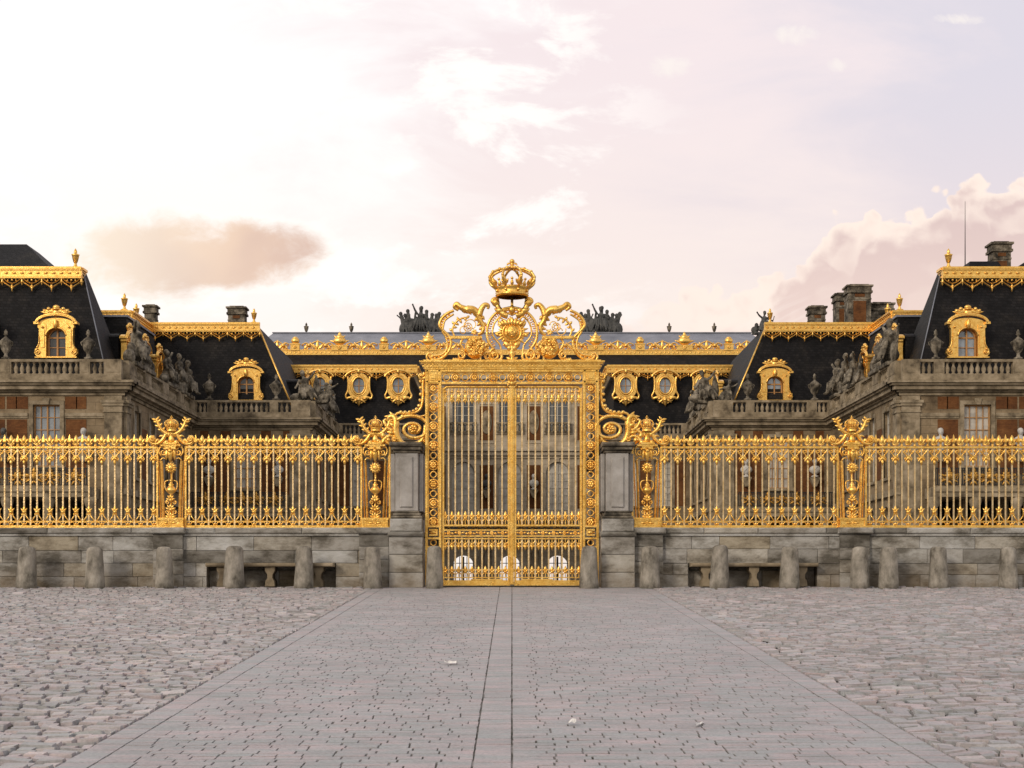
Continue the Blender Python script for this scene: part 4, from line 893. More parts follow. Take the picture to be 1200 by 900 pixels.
def make_dormer(pane):
    m = MB()
    for s in (-1, 1):
        pr = [(s * .54, 0), (s * .78, 0), (s * 1.05, .02), (s * 1.19, .20), (s * 1.14, .42), (s * .98, .58), (s * .93, .85), (s * .93, 1.55), (s * 1.0, 1.62), (s * 1.0, 1.78), (s * .54, 1.78)]
        if s < 0: pr = pr[::-1]
        m.prism(pr, -.26, .06); m.spiral((s * .97, -.30, .26), .17, .05, R(90), -s * 1.3, .045, .035, 5); m.tube(cr([(s * 1.06, -.29, .45), (s * .93, -.29, .7), (s * .90, -.29, 1.1)], 4), .035, 5)
        m.box(s * .62, s * .84, -.31, -.281, .5, 1.5); m.ball((s * .73, -.31, 1.62), .07)
    N = 16; ang = np.linspace(0, math.pi, N + 1); inner = [(.52 * math.cos(a), 1.14 + .42 * math.sin(a)) for a in ang]
    outer = [(1.0 * math.cos(a) if 0 < i < N else (1.0 if i == 0 else -1.0), 1.78 + .36 * math.sin(a)) for i, a in enumerate(ang)]
    for i in range(N): m.prism([inner[i], outer[i], outer[i + 1], inner[i + 1]], -.22, .14)
    for rr, w, yy in ((1.10, .07, -.30), (1.02, .05, -.36)):
        m.tube([(rr * math.cos(a) * 1.0, yy, 1.84 + (.42 + (rr - 1.02)) * math.sin(a)) for a in ang], w, 6)
    for s in (-1, 1): m.box(s * .92, s * 1.2, -.38, .1, 1.78, 1.9)
    m.tube([(.56 * math.cos(a), -.25, 1.14 + .46 * math.sin(a)) for a in ang], .05, 5); m.blade((0, -.3, 1.5), (0, -.36, 2.1), .13)
    m.box(-1.15, 1.15, -.32, .16, -.07, -.002)
    d = m.build('dormer', 'gold_far')
    m = MB()                                    # crown-and-shell ornament
    m.ball((0, -.2, 2.42), (.26, .14, .22)); m.ball((0, -.2, 2.72), (.20, .13, .13)); m.lathe([(.2, 0), (.24, .03), (.2, .08)], (0, -.2, 2.58), 10)
    for s in (-1, 1):
        for a, L in ((10, .75), (28, .68), (-10, .62), (48, .5), (70, .42)):
            m.blade((s * .12, -.2, 2.36), (s * (.12 + L * math.cos(R(a))), -.24, 2.38 + L * math.sin(R(a)) * .7), .11, .7)
        m.ball((s * .62, -.22, 2.52), .10); m.ball((s * .40, -.24, 2.62), .11)
    m.build('ornament', 'gold_far', d)
    m = MB()                                    # lead cheeks and barrel roof behind
    pr = [(-.92, 0), (.92, 0), (.92, 1.8)] + [(.95 * math.cos(a), 1.8 + .38 * math.sin(a)) for a in ang[1:-1]] + [(-.92, 1.8)]
    m.prism(pr, .22, 1.9); m.build('dormer_roof', 'slate', d)
    window_grid('window_frame', 1.04, 1.6, 2, 2, True, 'wood', pane, d, y=.12, fw=.08)
    return d
PROTO['dormer'] = make_dormer('glass'); PROTO['dormer_blue'] = make_dormer('blue_glass')
def make_oval():
    m = MB(); N = 28
    out = []; inn = []
    for i in range(N):
        a = 2 * math.pi * i / N; c_, s_ = math.cos(a), math.sin(a)
        w = .78 + (.12 if s_ > .3 else 0) + (.12 if s_ < -.35 else 0); out.append((w * c_, 1.45 + (1.02 if s_ > 0 else .98) * s_)); inn.append((.43 * c_, 1.50 + .62 * s_))
    for i in range(N): j = (i + 1) % N; m.prism([inn[i], out[i], out[j], inn[j]], -.16, .25)
    m.ring((0, -.18, 1.5), .47, .055, 28, 6, 1.38); m.ring((0, -.14, 1.5), .62, .05, 28, 6, 1.28)
    m.tube(cr([(-1.02, -.2, 2.15), (-.9, -.2, 2.35), (-.5, -.22, 2.58), (0, -.24, 2.66), (.5, -.22, 2.58), (.9, -.2, 2.35), (1.02, -.2, 2.15)], 5), .085, 6); m.blade((0, -.2, 2.35), (0, -.3, 2.75), .14)
    for s in (-1, 1):
        m.tube(cr([(s * .85, -.12, 2.2), (s * .8, -.12, 1.7), (s * .84, -.12, 1.1), (s * 1.0, -.12, .75), (s * .92, -.12, .5), (s * .75, -.12, .55)], 5), .085, 6)
        m.blade((s * .3, -.12, .62), (s * .98, -.15, .55), .16); m.ball((s * .45, -.16, .5), .12); m.blade((s * .1, -.14, .5), (s * .5, -.14, .18), .12)
    m.blade((0, -.14, .7), (0, -.14, -.08), .22); m.ball((0, -.16, .42), .16); m.prism([(-.8, .55), (-.35, .25), (0, .05), (.35, .25), (.8, .55), (.6, .8), (-.6, .8)], -.10, .25)
    d = m.build('oval_dormer', 'gold_far')
    m = MB(); m.prism([(.86 * math.cos(a), 1.5 + .95 * math.sin(a)) for a in np.linspace(0, 2 * math.pi, 25)[:-1]], .26, 1.2); m.build('dormer_roof', 'slate', d)
    m = MB(); m.prism([(.44 * math.cos(a), 1.5 + .63 * math.sin(a)) for a in np.linspace(0, 2 * math.pi, 25)[:-1]], .04, .06); m.build('pane', 'blue_glass', d)
    m = MB(); m.box(-.035, .035, -.03, .03, .89, 2.11); m.box(-.42, .42, -.02, .02, 1.48, 1.52); m.build('glazing_bar', 'wood', d)
    return d
PROTO['oval'] = make_oval()
m = MB(); m.lathe([(.13, 0), (.13, .06), (.075, .09), (.13, .26), (.12, .36), (.06, .50), (.055, .56), (.085, .60), (.13, .63), (.13, .68)], (0, 0, 0), 8); PROTO['baluster'] = m.build('baluster', 'trim')
def make_urn():
    m = MB(); m.lathe([(.25, 0), (.25, .12), (.13, .16), (.09, .34), (.15, .42), (.26, .66), (.34, .98), (.35, 1.08), (.28, 1.14), (.24, 1.2), (.15, 1.26), (.07, 1.34), (.06, 1.42), (.14, 1.48), (.09, 1.56), (.11, 1.64), (.03, 1.76), (.01, 1.78)], (0, 0, 0), 12)
    for i in range(8): a = R(45 * i); m.blade((.14 * math.cos(a), .14 * math.sin(a), .42), (.33 * math.cos(a), .33 * math.sin(a), .85), .05)
    for s in (-1, 1): m.tube(cr([(s * .3, 0, 1.08), (s * .42, 0, 1.0), (s * .34, 0, .8)], 3), .035, 5)
    return m.build('urn', 'oldstone')
PROTO['urn'] = make_urn()
def make_finial(mat='gold_far'):
    m = MB(); m.box(-.2, .2, -.2, .2, 0, .14); m.lathe([(.18, .14), (.10, .22), (.07, .36), (.12, .42), (.19, .66), (.20, .78), (.24, .84), (.16, .88), (.08, .92), (.10, 1.0), (.07, 1.10), (.01, 1.2)], (0, 0, 0), 10)
    return m.build('finial', mat)
PROTO['finial'] = make_finial(); PROTO['stone_finial'] = make_finial('oldstone')
def make_bust():
    m = MB(); m.lathe([(.24, 0), (.26, .08), (.12, .14), (.10, .24), (.16, .28)], (0, 0, 0), 10); m.ball((0, 0, .50), (.40, .22, .28), 12, 8); m.ball((0, -.02, .40), (.30, .20, .22), 10, 6)
    m.tube([(0, -.01, .66), (0, -.02, .86)], .11, 8); m.ball((0, -.04, .98), (.14, .17, .19), 12, 9); m.blade((0, -.20, 1.02), (0, -.23, .93), .03, 1); m.ball((0, .02, 1.06), (.165, .17, .16), 10, 7)
    for s in (-1, 1): m.blade((s * .1, -.2, .68), (s * -.2, -.22, .34), .05)
    return m.build('bust', 'marble')
PROTO['bust'] = make_bust()
def statue_group(kind, mat='oldstone'):
    """seated or reclining carved figure with shields and trophies, fused by a voxel remesh"""
    m = MB(); q = random.Random(kind * 13 + 2)
    def fig(x, y, z, lean, arm, sc=1.0, seat=True):
        T = lambda a, b, c: (x + (a + lean * c) * sc, y + b * sc, z + c * sc)
        m.tube(cr([T(0, 0, .45), T(0, -.03, .8), T(.02, -.05, 1.1), T(0, -.03, 1.28)], 3), [.26 * sc, .25 * sc, .22 * sc, .21 * sc, .22 * sc, .24 * sc, .26 * sc, .25 * sc, .2 * sc, .12 * sc][:10], 8)
        m.tube([T(0, -.03, 1.25), T(0, -.05, 1.42)], .085 * sc, 6); m.ball(T(0, -.07, 1.54), (.13 * sc, .15 * sc, .17 * sc), 8, 7); m.ball(T(0, -.03, 1.62), .14 * sc)
        for s in (-1, 1):
            if seat:
                m.tube([T(s * .13, 0, .45), T(s * .22, -.45, .52), T(s * .24, -.5, .05)], [.17 * sc, .14 * sc, .09 * sc], 7); m.blade(T(s * .24, -.45, .05), T(s * .27, -.75, .02), .09 * sc)
            else: m.tube([T(s * .12, 0, .45), T(s * .16, -.05, 0), T(s * .16, 0, -.45)], [.16 * sc, .13 * sc, .08 * sc], 7)
            e = arm[0 if s < 0 else 1]
            m.tube([T(s * .24, -.03, 1.2), T(s * .24 + e[0] * .5, -.1, 1.2 + e[1] * .5 - .05), T(s * .24 + e[0], -.18, 1.2 + e[1])], [.095 * sc, .08 * sc, .055 * sc], 6); m.ball(T(s * .24 + e[0], -.18, 1.2 + e[1]), .075 * sc)
        for i in range(11): a = -.38 + i * .076; m.blade(T(a * .8, -.18 - .05 * (i % 2), .9), T(a * 1.7 + q.uniform(-.1, .1), -.46 - .12 * (i % 2), -.05), .065 * sc, 1.3)      # drapery
        m.ball(T(0, 0, .3), (.42 * sc, .4 * sc, .32 * sc))
    if kind == 0:
        fig(0, 0, .2, .12, ((-.5, .35), (.45, -.25)), 1.15); m.ball((.75, 0, .55), (.42, .16, .52), 12, 8); m.ball((-.75, .05, .35), (.4, .3, .36)); m.ball((-.6, 0, .8), (.2, .2, .24))
        for a in (-.2, .15, .5): m.tube([(.7 + a * .3, .1, .3), (.8 + a, .1, 1.7 + a * .2)], .05, 5)
    elif kind == 1:
        fig(-.2, 0, .15, -.25, ((-.35, -.5), (.5, .45)), 1.1); fig(.75, .1, 0, .3, ((-.3, -.2), (.35, .2)), .85); m.ball((-1.0, 0, .3), (.45, .3, .32)); m.blade((.3, .2, .2), (.2, .2, 1.9), .25)
    elif kind == 2:
        m.ball((0, 0, .5), (.5, .35, .5)); m.ball((0, -.05, 1.15), (.26, .24, .30)); m.blade((0, 0, 1.3), (.35, .1, 1.75), .14)
        for a in (-50, -28, 25, 52): m.tube([(0, .1, .4), (1.5 * math.sin(R(a)), .1, .4 + 1.35 * math.cos(R(a)))], .055, 5); m.blade((1.2 * math.sin(R(a)), .1, .4 + 1.1 * math.cos(R(a))), (1.6 * math.sin(R(a)), .1, .45 + 1.45 * math.cos(R(a))), .12)
        m.ball((-.6, -.1, .4), (.34, .2, .42), 12, 8); m.ball((.62, -.1, .36), (.38, .22, .36), 12, 8)
    elif kind == 3:                            # standing figure
        fig(0, 0, .55, .05, ((-.3, -.45), (.4, .3)), 1.1, False); m.tube([(0, .05, 0), (0, 0, .9)], [.34, .24], 8); m.ball((.5, 0, .35), (.3, .2, .36))
    else:                                       # big cluster with raised arms, against the sky
        q2 = 1 if kind == 4 else -1
        fig(0, 0, .3, .02 * q2, ((-.35, .65), (.3, -.3)), 1.35, False); fig(-q2 * 1.0, .1, .1, -.30 * q2, ((-.45, .35), (.2, .4)), 1.1); fig(q2 * 1.05, .1, .1, .28 * q2, ((-.1, .5), (.45, .45)), 1.1)
        for i in range(9): a = -1.7 + i * .43; m.ball((a, .05, .55 + .25 * math.cos(a)), (.42, .4, .75 + .25 * math.cos(a * 1.2)))
        for a, b, h in ((-1.6, -1.95, 2.0), (-1.05, -1.25, 2.25), (-.1, .1, 2.55), (.55, .6, 2.2), (1.0, 1.15, 1.9), (1.5, 1.85, 2.0)): m.tube([(a, .1, .8), (b, .1, h)], [.28, .15], 6); m.ball((b, .1, h), .2)
        for a, h in ((-1.55, 1.7), (-.55, 2.3), (.65, 1.9), (1.6, 1.75)): m.blade((a * .8, .1, .5), (a * q2 if kind == 4 else a, .1, h), .2)
    m.box(-.9 if kind not in (3, 4, 5) else -.45 if kind == 3 else -1.8, .9 if kind not in (3, 4, 5) else .45 if kind == 3 else 1.8, -.35, .4, -.05, .14)
    o = m.build('statue', mat)
    rm = o.modifiers.new('fuse', 'REMESH'); rm.mode = 'VOXEL'; rm.voxel_size = 0.042; rm.use_smooth_shade = True
    dg = bpy.context.evaluated_depsgraph_get(); dg.update(); me = bpy.data.meshes.new_from_object(o.evaluated_get(dg)); o.modifiers.clear(); o.data = me
    return o
STAT = [statue_group(k) for k in range(4)]
st_used = set()
def statue(k, loc, rz, sc, label, group='stone statues along the palace roofline'):
    if k in st_used: o = STAT[k].copy(); COL.objects.link(o)
    else: o = STAT[k]; st_used.add(k)
    o.location = loc; o.rotation_euler = (0, 0, rz); o.scale = (sc, sc, sc); return tag(o, label, 'statue', group)

# ------------------------------------------------------------------ wall, roof and trim builders (local u = along wall, v = into wall, w = up)
def wall(m, u0, u1, z0, z1, holes, depth=0.35):
    us = sorted({u0, u1, *[h[0] for h in holes], *[h[1] for h in holes]}); zs = sorted({z0, z1, *[h[2] for h in holes], *[h[3] for h in holes]})
    us = [u for u in us if u0 <= u <= u1]; zs = [z for z in zs if z0 <= z <= z1]
    for a, b in zip(us, us[1:]):
        for c, d in zip(zs, zs[1:]):
            mu, mz = (a + b) / 2, (c + d) / 2
            if any(h[0] < mu < h[1] and h[2] < mz < h[3] for h in holes): continue
            m.face((a, 0, c), (b, 0, c), (b, 0, d), (a, 0, d))
    for h in holes:
        a, b, c, d = h[:4]; arch = len(h) > 4 and h[4]; r = (b - a) / 2; zt = d - r if arch else d
        dp = h[5] if len(h) > 5 else depth
        m.face((a, 0, c), (a, dp, c), (b, dp, c), (b, 0, c)); m.face((a, 0, zt), (a, dp, zt), (a, dp, c), (a, 0, c)); m.face((b, 0, c), (b, dp, c), (b, dp, zt), (b, 0, zt))
        if not arch: m.face((a, 0, d), (b, 0, d), (b, dp, d), (a, dp, d))
        else:
            P = [((a + b) / 2 + r * math.cos(t), zt + r * math.sin(t)) for t in np.linspace(math.pi, 0, 13)]
            for i in range(12):
                p, q = P[i], P[i + 1]; m.face((p[0], 0, p[1]), (q[0], 0, q[1]), (q[0], dp, q[1]), (p[0], dp, p[1]))
            m.face(*([(a, 0, d)] + [(p[0], 0, p[1]) for p in P[:7]])); m.face(*([(b, 0, d)] + [(p[0], 0, p[1]) for p in P[:5:-1]]))
def cornice(m, u0, u1, e0=0.0, e1=0.0):
    for z0, z1, d in ((10.45, 10.6, .10), (10.62, 10.72, .22), (10.73, 10.95, .45), (10.96, 11.06, .60), (11.07, 11.2, .72)): m.box(u0 - e0 * d, u1 + e1 * d, -d, 0.3, z0, z1)
    m.box(u0, u1, .0, .9, 11.2, 11.26)
def band(m, u0, u1, v, ztop, hb=.62, lace=.62, pitch=1.08, taper=0.0):
    """gilded gutter band with hanging lambrequins; taper widens the foot along the hip"""
    for a, b, d in ((.0, .13, .16), (.13, .2, .10), (.2, .48, .05), (.48, .56, .12), (.56, .62, .08)):
        k = hb / .62; m.box(u0, u1, v - d, v + .12, ztop - b * k, ztop - a * k)
    z = ztop - hb; n = max(1, int(round((u1 - u0) / pitch))); p = (u1 - u0) / n; y = v - .07
    for i in range(int(n * 2.5)):
        uu = u0 + (i + .5) * p / 2.5; m.ball((uu, v - .06, ztop - hb * .55), (.12, .05, .07), 6, 4)
    for i in range(n + 1):
        c = u0 + i * p; 
        if i < n + 0:
            mid = c + p / 2
            for s in (-1, 1):
                m.tube(cr([(mid + s * p * .5, y, z - lace * .22), (mid + s * p * .36, y, z - lace * .42), (mid + s * p * .16, y, z - lace * .62), (mid, y, z - lace * .80)], 3), .04, 4)
                m.tube(cr([(mid + s * p * .44, y, z - .02), (mid + s * p * .22, y, z - lace * .30), (mid, y, z - lace * .42)], 3), .032, 4)
                m.ball((mid + s * p * .2, y, z - lace * .18), .055, 5, 4)
            m.blade((mid, y, z - lace * .5), (mid, y, z - lace * 1.12), .07, .8, None, 5); m.ball((mid, y, z - lace * .62), .08, 6, 4); m.ball((mid, y, z - lace * .16), .07, 6, 4)
        m.blade((c, y, z), (c, y, z - lace * .62), .06, .8, None, 5); m.ball((c, y, z - lace * .3), .07, 6, 4)
def balustrade(parent, xf, runs, name='balustrade'):
    """runs = list of ('p',u0,u1) piers and ('b',u0,u1) baluster runs"""
    m = MB(xf); lo = min(r[1] for r in runs); hi = max(r[2] for r in runs)
    m.box(lo, hi, -.30, .22, 11.26, 11.58); m.box(lo, hi, -.22, .14, 12.24, 12.38)
    for k, a, b in runs:
        if k == 'p': m.box(a, b, -.24, .16, 11.583, 12.238); m.box(a + .08, b - .08, -.26, -.241, 11.68, 12.14)
    o = m.build(name, 'trim', parent)
    for k, a, b in runs:
        if k == 'b':
            n = max(1, int(round((b - a) / .335))); p = (b - a) / n
            for i in range(n):
                loc = xf[:3, :3] @ np.array([a + p * (i + .5), -.03, 11.57]) + xf[:3, 3]; place('baluster', o, loc)
    return o
def add_window(parent, xf, cu, z0, w, h, cols, rows, arched, frame, pane, surround=True, name='window'):
    m_rot = xf[:3, :3]; d = MB(xf)
    fr = window_grid(name, w, h, cols, rows, arched, frame, pane, None, y=.24)
    # bake the wall frame into the vertices
    for ob in (fr, *fr.children):
        a = np.empty(len(ob.data.vertices) * 3); ob.data.vertices.foreach_get('co', a); a = a.reshape(-1, 3) + [cu, 0, z0]
        a = a @ m_rot.T + xf[:3, 3] - ORIG[parent]; ob.data.vertices.foreach_set('co', a.ravel()); ob.data.update()
    fr.parent = parent
    return fr
def trim_around(m, cu, z0, w, h, arched, t=.22, d=.06):
    hw = w / 2; zt = z0 + h - (hw if arched else 0)
    m.box(cu - hw - t, cu - hw, -d, .05, z0, zt); m.box(cu + hw, cu + hw + t, -d, .05, z0, zt); m.box(cu - hw - t - .06, cu + hw + t + .06, -d - .08, .05, z0 - .16, z0 - .003)
    if arched:
        A = np.linspace(0, math.pi, 13)
        for a, b in zip(A, A[1:]): m.prism([(cu + hw * math.cos(a), zt + hw * math.sin(a)), (cu + (hw + t) * math.cos(a), zt + (hw + t) * math.sin(a)), (cu + (hw + t) * math.cos(b), zt + (hw + t) * math.sin(b)), (cu + hw * math.cos(b), zt + hw * math.sin(b))], -d, .05)
        m.prism([(cu - .12, z0 + h - .03), (cu + .12, z0 + h - .03), (cu + .17, z0 + h + t + .1), (cu - .17, z0 + h + t + .1)], -d - .08, .05)
    else:
        m.box(cu - hw - t, cu + hw + t, -d, .05, z0 + h + .003, z0 + h + t); m.prism([(cu - .14, z0 + h), (cu + .14, z0 + h), (cu + .2, z0 + h + t + .12), (cu - .2, z0 + h + t + .12)], -d - .08, .06)
def pilaster(m, u0, u1, z0=0.05, z1=10.42, d=.16):
    m.box(u0, u1, -d, .05, z0, z1 - .9); m.box(u0 - .08, u1 + .08, -d - .08, .05, z0, z0 + .5)
    for a, b, e in ((.897, .80, .06), (.797, .55, .02), (.547, .40, .10), (.397, .25, .16)): m.box(u0 - e, u1 + e, -d - e, .05, z1 - a, z1 - b)
    m.box(u0, u1, -d, .05, z1 - .247, z1)
def bay(root, xf, st, br, c, half, pane, busts, wood='wood', ornament=True, porch=True, dk=None):
    """one bay: tall first-floor window between brick panels"""
    trim_around(st, c, 6.6, 1.45, 3.35, False)
    add_window(root, xf, c, 6.6, 1.45, 3.35, 4, 5, False, wood, pane)
    for s in (-1, 1):
        a, b = sorted((c + s * 1.05, c + s * half)); br.box(a, b, -.02, .03, 6.2, 9.15); br.box(c + s * 1.0 - .0, c + s * (1.0 + .65), -.02, .03, 9.72, 10.38)
        br.box(c + s * (half - .55), c + s * (half + .0), -.02, .03, 9.72, 10.38)
def railing_part(root, xf, u0, u1, v0, z, centers):
    m = MB(xf); m.box(u0, u1, v0 - .03, v0 + .03, z + .92, z + .98); m.box(u0, u1, v0 - .03, v0 + .03, z + .06, z + .1)
    n = int((u1 - u0) / .11)
    for i in range(n + 1): u = u0 + (u1 - u0) * i / n; m.box(u - .028, u + .028, v0 - .015, v0 + .015, z + .1, z + .92)
    o = m.build('balcony_railing', 'iron', root)
    for c in centers:
        m = MB(xf); m.rosette((c, v0 - .06, z + .56), .26, 8, .8); m.ball((c, v0 - .1, z + .52), (.16, .1, .2)); m.blade((c, v0 - .06, z + .7), (c, v0 - .06, z + 1.02), .12)
        for s in (-1, 1):
            m.blade((c + s * .1, v0 - .06, z + .5), (c + s * .55, v0 - .06, z + .66), .07); m.blade((c + s * .1, v0 - .06, z + .4), (c + s * .5, v0 - .06, z + .2), .07); m.spiral((c + s * .42, v0 - .05, z + .45), .14, .05, 0, s, .03, .02, 5); m.blade((c, v0 - .06, z + .3), (c + s * .2, v0 - .06, z + .05), .07)
        m.build('gilt_ornament', 'old_gold', o)
    return o
def mansard(m, corners_b, corners_t, zb, zt):
    """corners: list of (x,y) base ring and top ring"""
    n = len(corners_b)
    for i in range(n):
        j = (i + 1) % n; m.face((*corners_b[i], zb), (*corners_b[j], zb), (*corners_t[j], zt), (*corners_t[i], zt))
    m.face(*[(*c, zt) for c in corners_t])
def chimney(root, x, y, z0, z1, w, d, brick=True):
    m = MB(); m.box(x - w / 2, x + w / 2, y - d / 2, y + d / 2, z0, z1 - .55)
    for a, b, e in ((.547, .40, .10), (.397, .12, .04), (.117, 0, .14)): m.box(x - w / 2 - e, x + w / 2 + e, y - d / 2 - e, y + d / 2 + e, z1 - a, z1 - b)
    m.box(x - w * .42, x + w * .42, y - d * .42, y + d * .42, z1, z1 + .08); m.box(x - w / 2 - .03, x + w / 2 + .03, y - d / 2 - .03, y + d / 2 + .03, z1 - 1.0, z1 - .9)
    c = m.build('chimney', 'oldstone', root)
    if brick:
        m = MB(); m.box(x - w * .28, x + w * .28, y - d / 2 - .03, y - d / 2 + .02, z0 + .3, z1 - 1.1); m.box(x - w * .22, x + w * .22, y - d / 2 - .03, y - d / 2 + .02, z1 - .82, z1 - .62); m.build('brick_panel', 'brick', c)
    return c

def wings(s):
    nm = 'left' if s < 0 else 'right'; sk = 'sideL' if s < 0 else 'sideR'
    X = lambda a: s * a
    def span(a, b): return (min(X(a), X(b)), max(X(a), X(b)))
    pane_d = 'dormer' if s < 0 else 'dormer_blue'
    # ================= front pavilion, Y = 83
    Y1 = 83.0; A0, A1 = 21.0, 42.0
    root = thing('palace_pavilion', (X(30), Y1, ZG), f'front {nm} palace pavilion with black mansard roof and gilded dormer, nearest the {nm} edge', 'building')
    xf = XF((0, Y1, 0)); st, br, wl = MB(xf), Panels(xf), MB(xf)
    bays = [25.15, 29.55, 33.95, 38.35]; holes = []
    for c in bays: holes.append((X(c) - .725, X(c) + .725, 6.6, 9.95, False, .3))
    gcs = [23.4, 25.6, 27.8, 30.0, 32.2, 34.4, 36.6, 38.8]
    for c in gcs: holes.append((X(c) - .98, X(c) + .98, .1, 4.84, False, 2.6))
    a, b = span(A0, A1); wall(wl, a, b, ZG, 11.2, holes)
    for c in gcs: pass
    wl.build('wall', 'stone', root)
    dk = MB(xf)
    for c in gcs: dk.box(X(c) - 1.0, X(c) + 1.0, 2.61, 2.66, .05, 4.9)
    dk.build('door', 'dark', root)  # black sheets closing the loggia: its shade put into the colour
    for i, c in enumerate(bays):
        bay(root, xf, st, br, X(c), 2.15, 'blue_glass' if s < 0 else 'blind', True)
    cornice(st, a, b, 1 if s > 0 else 0, 1 if s < 0 else 0); u0, u1 = span(21.05, 22.0); pilaster(st, u0, u1)
    for z0, z1, d in ((9.22, 9.32, .06), (9.323, 9.5, .1)):
        lo = A0
        for c in bays + [None]:
            hi = (c - 1.0) if c else A1; p, q = span(lo, hi); st.box(p, q, -d, .04, z0, z1); lo = (c + 1.0) if c else 0
    st.build('stone_trim', 'trim', root); br.build('brick_panel', 'brick', root)
    p, q = span(22.3, A1); m = MB(xf); m.box(p, q, -2.2, -.003, 5.12, 5.4); m.box(p, q, -2.1, -.003, 4.85, 5.117); balc = m.build('balcony', 'trim', root)
    for c in gcs + [22.6]:
        m = MB(xf); cc = X(c - 1.1 if c != 22.6 else 22.7); 
        if c == 22.6: continue
        m.lathe([(.34, .05), (.34, .25), (.26, .3), (.24, 2.5), (.21, 4.3), (.28, 4.4), (.33, 4.6), (.36, 4.846)], (cc, -1.75, 0), 12); m.build('column', 'trim', root)
    railing_part(root, xf, p, q, -2.1, 5.4, [X(k) for k in (23.0, 24.3, 25.15, 26.0, 27.4, 28.6, 29.55, 30.4, 31.8)])
    # side wall to the court
    xs = XF((X(21.0), 0, 0), sk); wl, st, br = MB(xs), MB(xs), Panels(xs); hs = []; cs = [86.0, 89.5, 93.0, 96.5]
    for c in cs: hs += [(c - .7, c + .7, 6.2, 9.9, False, .3), (c - .8, c + .8, .4, 4.6, True, .3)]
    wall(wl, Y1, 101.0, ZG, 11.2, hs); wl.build('wall', 'stone', root)
    cornice(st, Y1, 101.0 - .75); pilaster(st, Y1 + .1, Y1 + 1.0)
    for c in cs:
        trim_around(st, c, 6.2, 1.4, 3.7, False); add_window(root, xs, c, 6.2, 1.4, 3.7, 4, 6, False, 'paledoor', 'blue_glass'); trim_around(st, c, .4, 1.6, 4.2, True); add_window(root, xs, c, .4, 1.6, 4.2, 4, 5, True, 'paledoor', 'glass')
        br.box(c + 1.0, c + 2.4, -.02, .03, 6.2, 9.1)
    st.box(Y1, 101, -.2, .04, 5.1, 5.45); st.build('stone_trim', 'trim', root); br.build('brick_panel', 'brick', root)
    # balustrade: front pattern 11 balusters per bay, two between piers
    runs = [('p', 21.05, 22.0), ('b', 22.05, 22.7)]; lo = 22.75
    for c in bays: runs += [('p', lo, c - 1.85), ('b', c - 1.8, c + 1.8), ('p', c + 1.85, c + 2.5)]; lo = c + 2.55
    runs = [(k, *span(u, v)) for k, u, v in runs if v > u and u < 32]
    balustrade(root, xf, runs)
    balustrade(root, xs, [('p', Y1 + .3, 85), ('b', 85.05, 87), ('p', 87.05, 88.5), ('b', 88.6, 91.3), ('p', 91.4, 93), ('b', 93.1, 95.6), ('p', 95.7, 97.2), ('b', 97.3, 99.3), ('p', 99.4, 100.7)])
    # roofs
    zb, zt = 11.3, 18.0
    def ring(ax0, ax1, y0, y1): return [(X(ax0), y0), (X(ax1), y0), (X(ax1), y1), (X(ax0), y1)]
    m = MB(); mansard(m, ring(22.15, 42, 84.3, 90.2), ring(24.3, 42, 87.0, 87.7), zb, zt); roof = m.build('roof', 'slate', root)
    m = MB(); mansard(m, ring(22.4, 42, 91.0, 98.2), ring(23.0, 42, 91.6, 98.6), zb, 16.2); m.build('roof', 'slate', root)
    m = MB(); m.box(*span(22.9, 42), 91.5, 98.6, 16.2, 16.32); m.build('lead_flat', 'lead', root)
    m = MB(); mansard(m, ring(22.3, 42, 97.3, 108), ring(24.75, 42, 98.6, 107), zb, 17.7); m.build('roof', 'slate', root)
    for (x0, y0, x1, y1) in ((22.15, 84.3, 24.3, 87.0),):
        m = MB(); m.tube([(X(x0), y0, zb), (X(x1), y1, zt)], .035, 5); m.build('lead_hip', 'lead', root)
    if s < 0:
        m = MB(); mansard(m, ring(26.0, 42, 87.2, 95), ring(28.6, 42, 90.5, 93), zt, 20.3); m.build('upper_roof', 'lead', root) if False else m.build('upper_roof', 'slate', root)
    else:
        for a0, a1 in ((26.3, 27.9), (29.5, 33)):
            m = MB(); mansard(m, ring(a0 - .3, a1 + .3, 87.6, 91), ring(a0, a1, 88.2, 90.5), zt, 18.8); m.build('upper_roof', 'slate', root)
    m = MB(); band(m, *span(24.2, 42), 86.38, 18.1, .64, .70, 1.08); 
    m.xf = XF((X(24.3), 0, 0), sk); band(m, 86.5, 87.4, 0, 18.1, .64, .66, .9); m.xf = None
    m.build('gilded_band', 'gold_far', root)
    m = MB(); band(m, *span(24.3, 28), 98.25, 17.8, .55, .5, 1.0); m.xf = XF((X(24.3), 0, 0), sk); band(m, 98.3, 104.2, 0, 17.8, .6, .55, 1.0); m.xf = None; m.build('gilded_band', 'gold_far', root)
    place('finial', root, (X(24.75), 87.1, 18.1)); place('finial', root, (X(24.9), 98.7, 17.8)); place('finial', root, (X(25.0), 102.2, 17.8))
    for i, c in enumerate(bays[:2]): place(pane_d, root, (X(c - .1), 84.6, 12.75 - .0), 0)
    rz = R(90) if s < 0 else R(-90)
    for yy in (89.2, 96.6, 92.9): place(pane_d, root, (X(22.4), yy, 12.6), rz)
    if s > 0:
        chimney(root, 29.0 - .45, 90, 17.9, 20.2, 1.05, 1.0)
        a = MB(); a.tube([(26.55, 90, 18.5), (26.55, 90, 22.7)], [.035, .012], 6); a.lathe([(.12, 0), (.1, .1), (.04, .25)], (26.55, 90, 18.72), 8); tag(set_base(a.build('antenna', 'iron'), (26.55, 90, 18.7)), 'thin dark rod antenna rising from the roof at the far right', 'antenna')
        chimney(root, 25.2, 107.6, 17.6, 19.55, 1.3, 1.2, False) if False else None
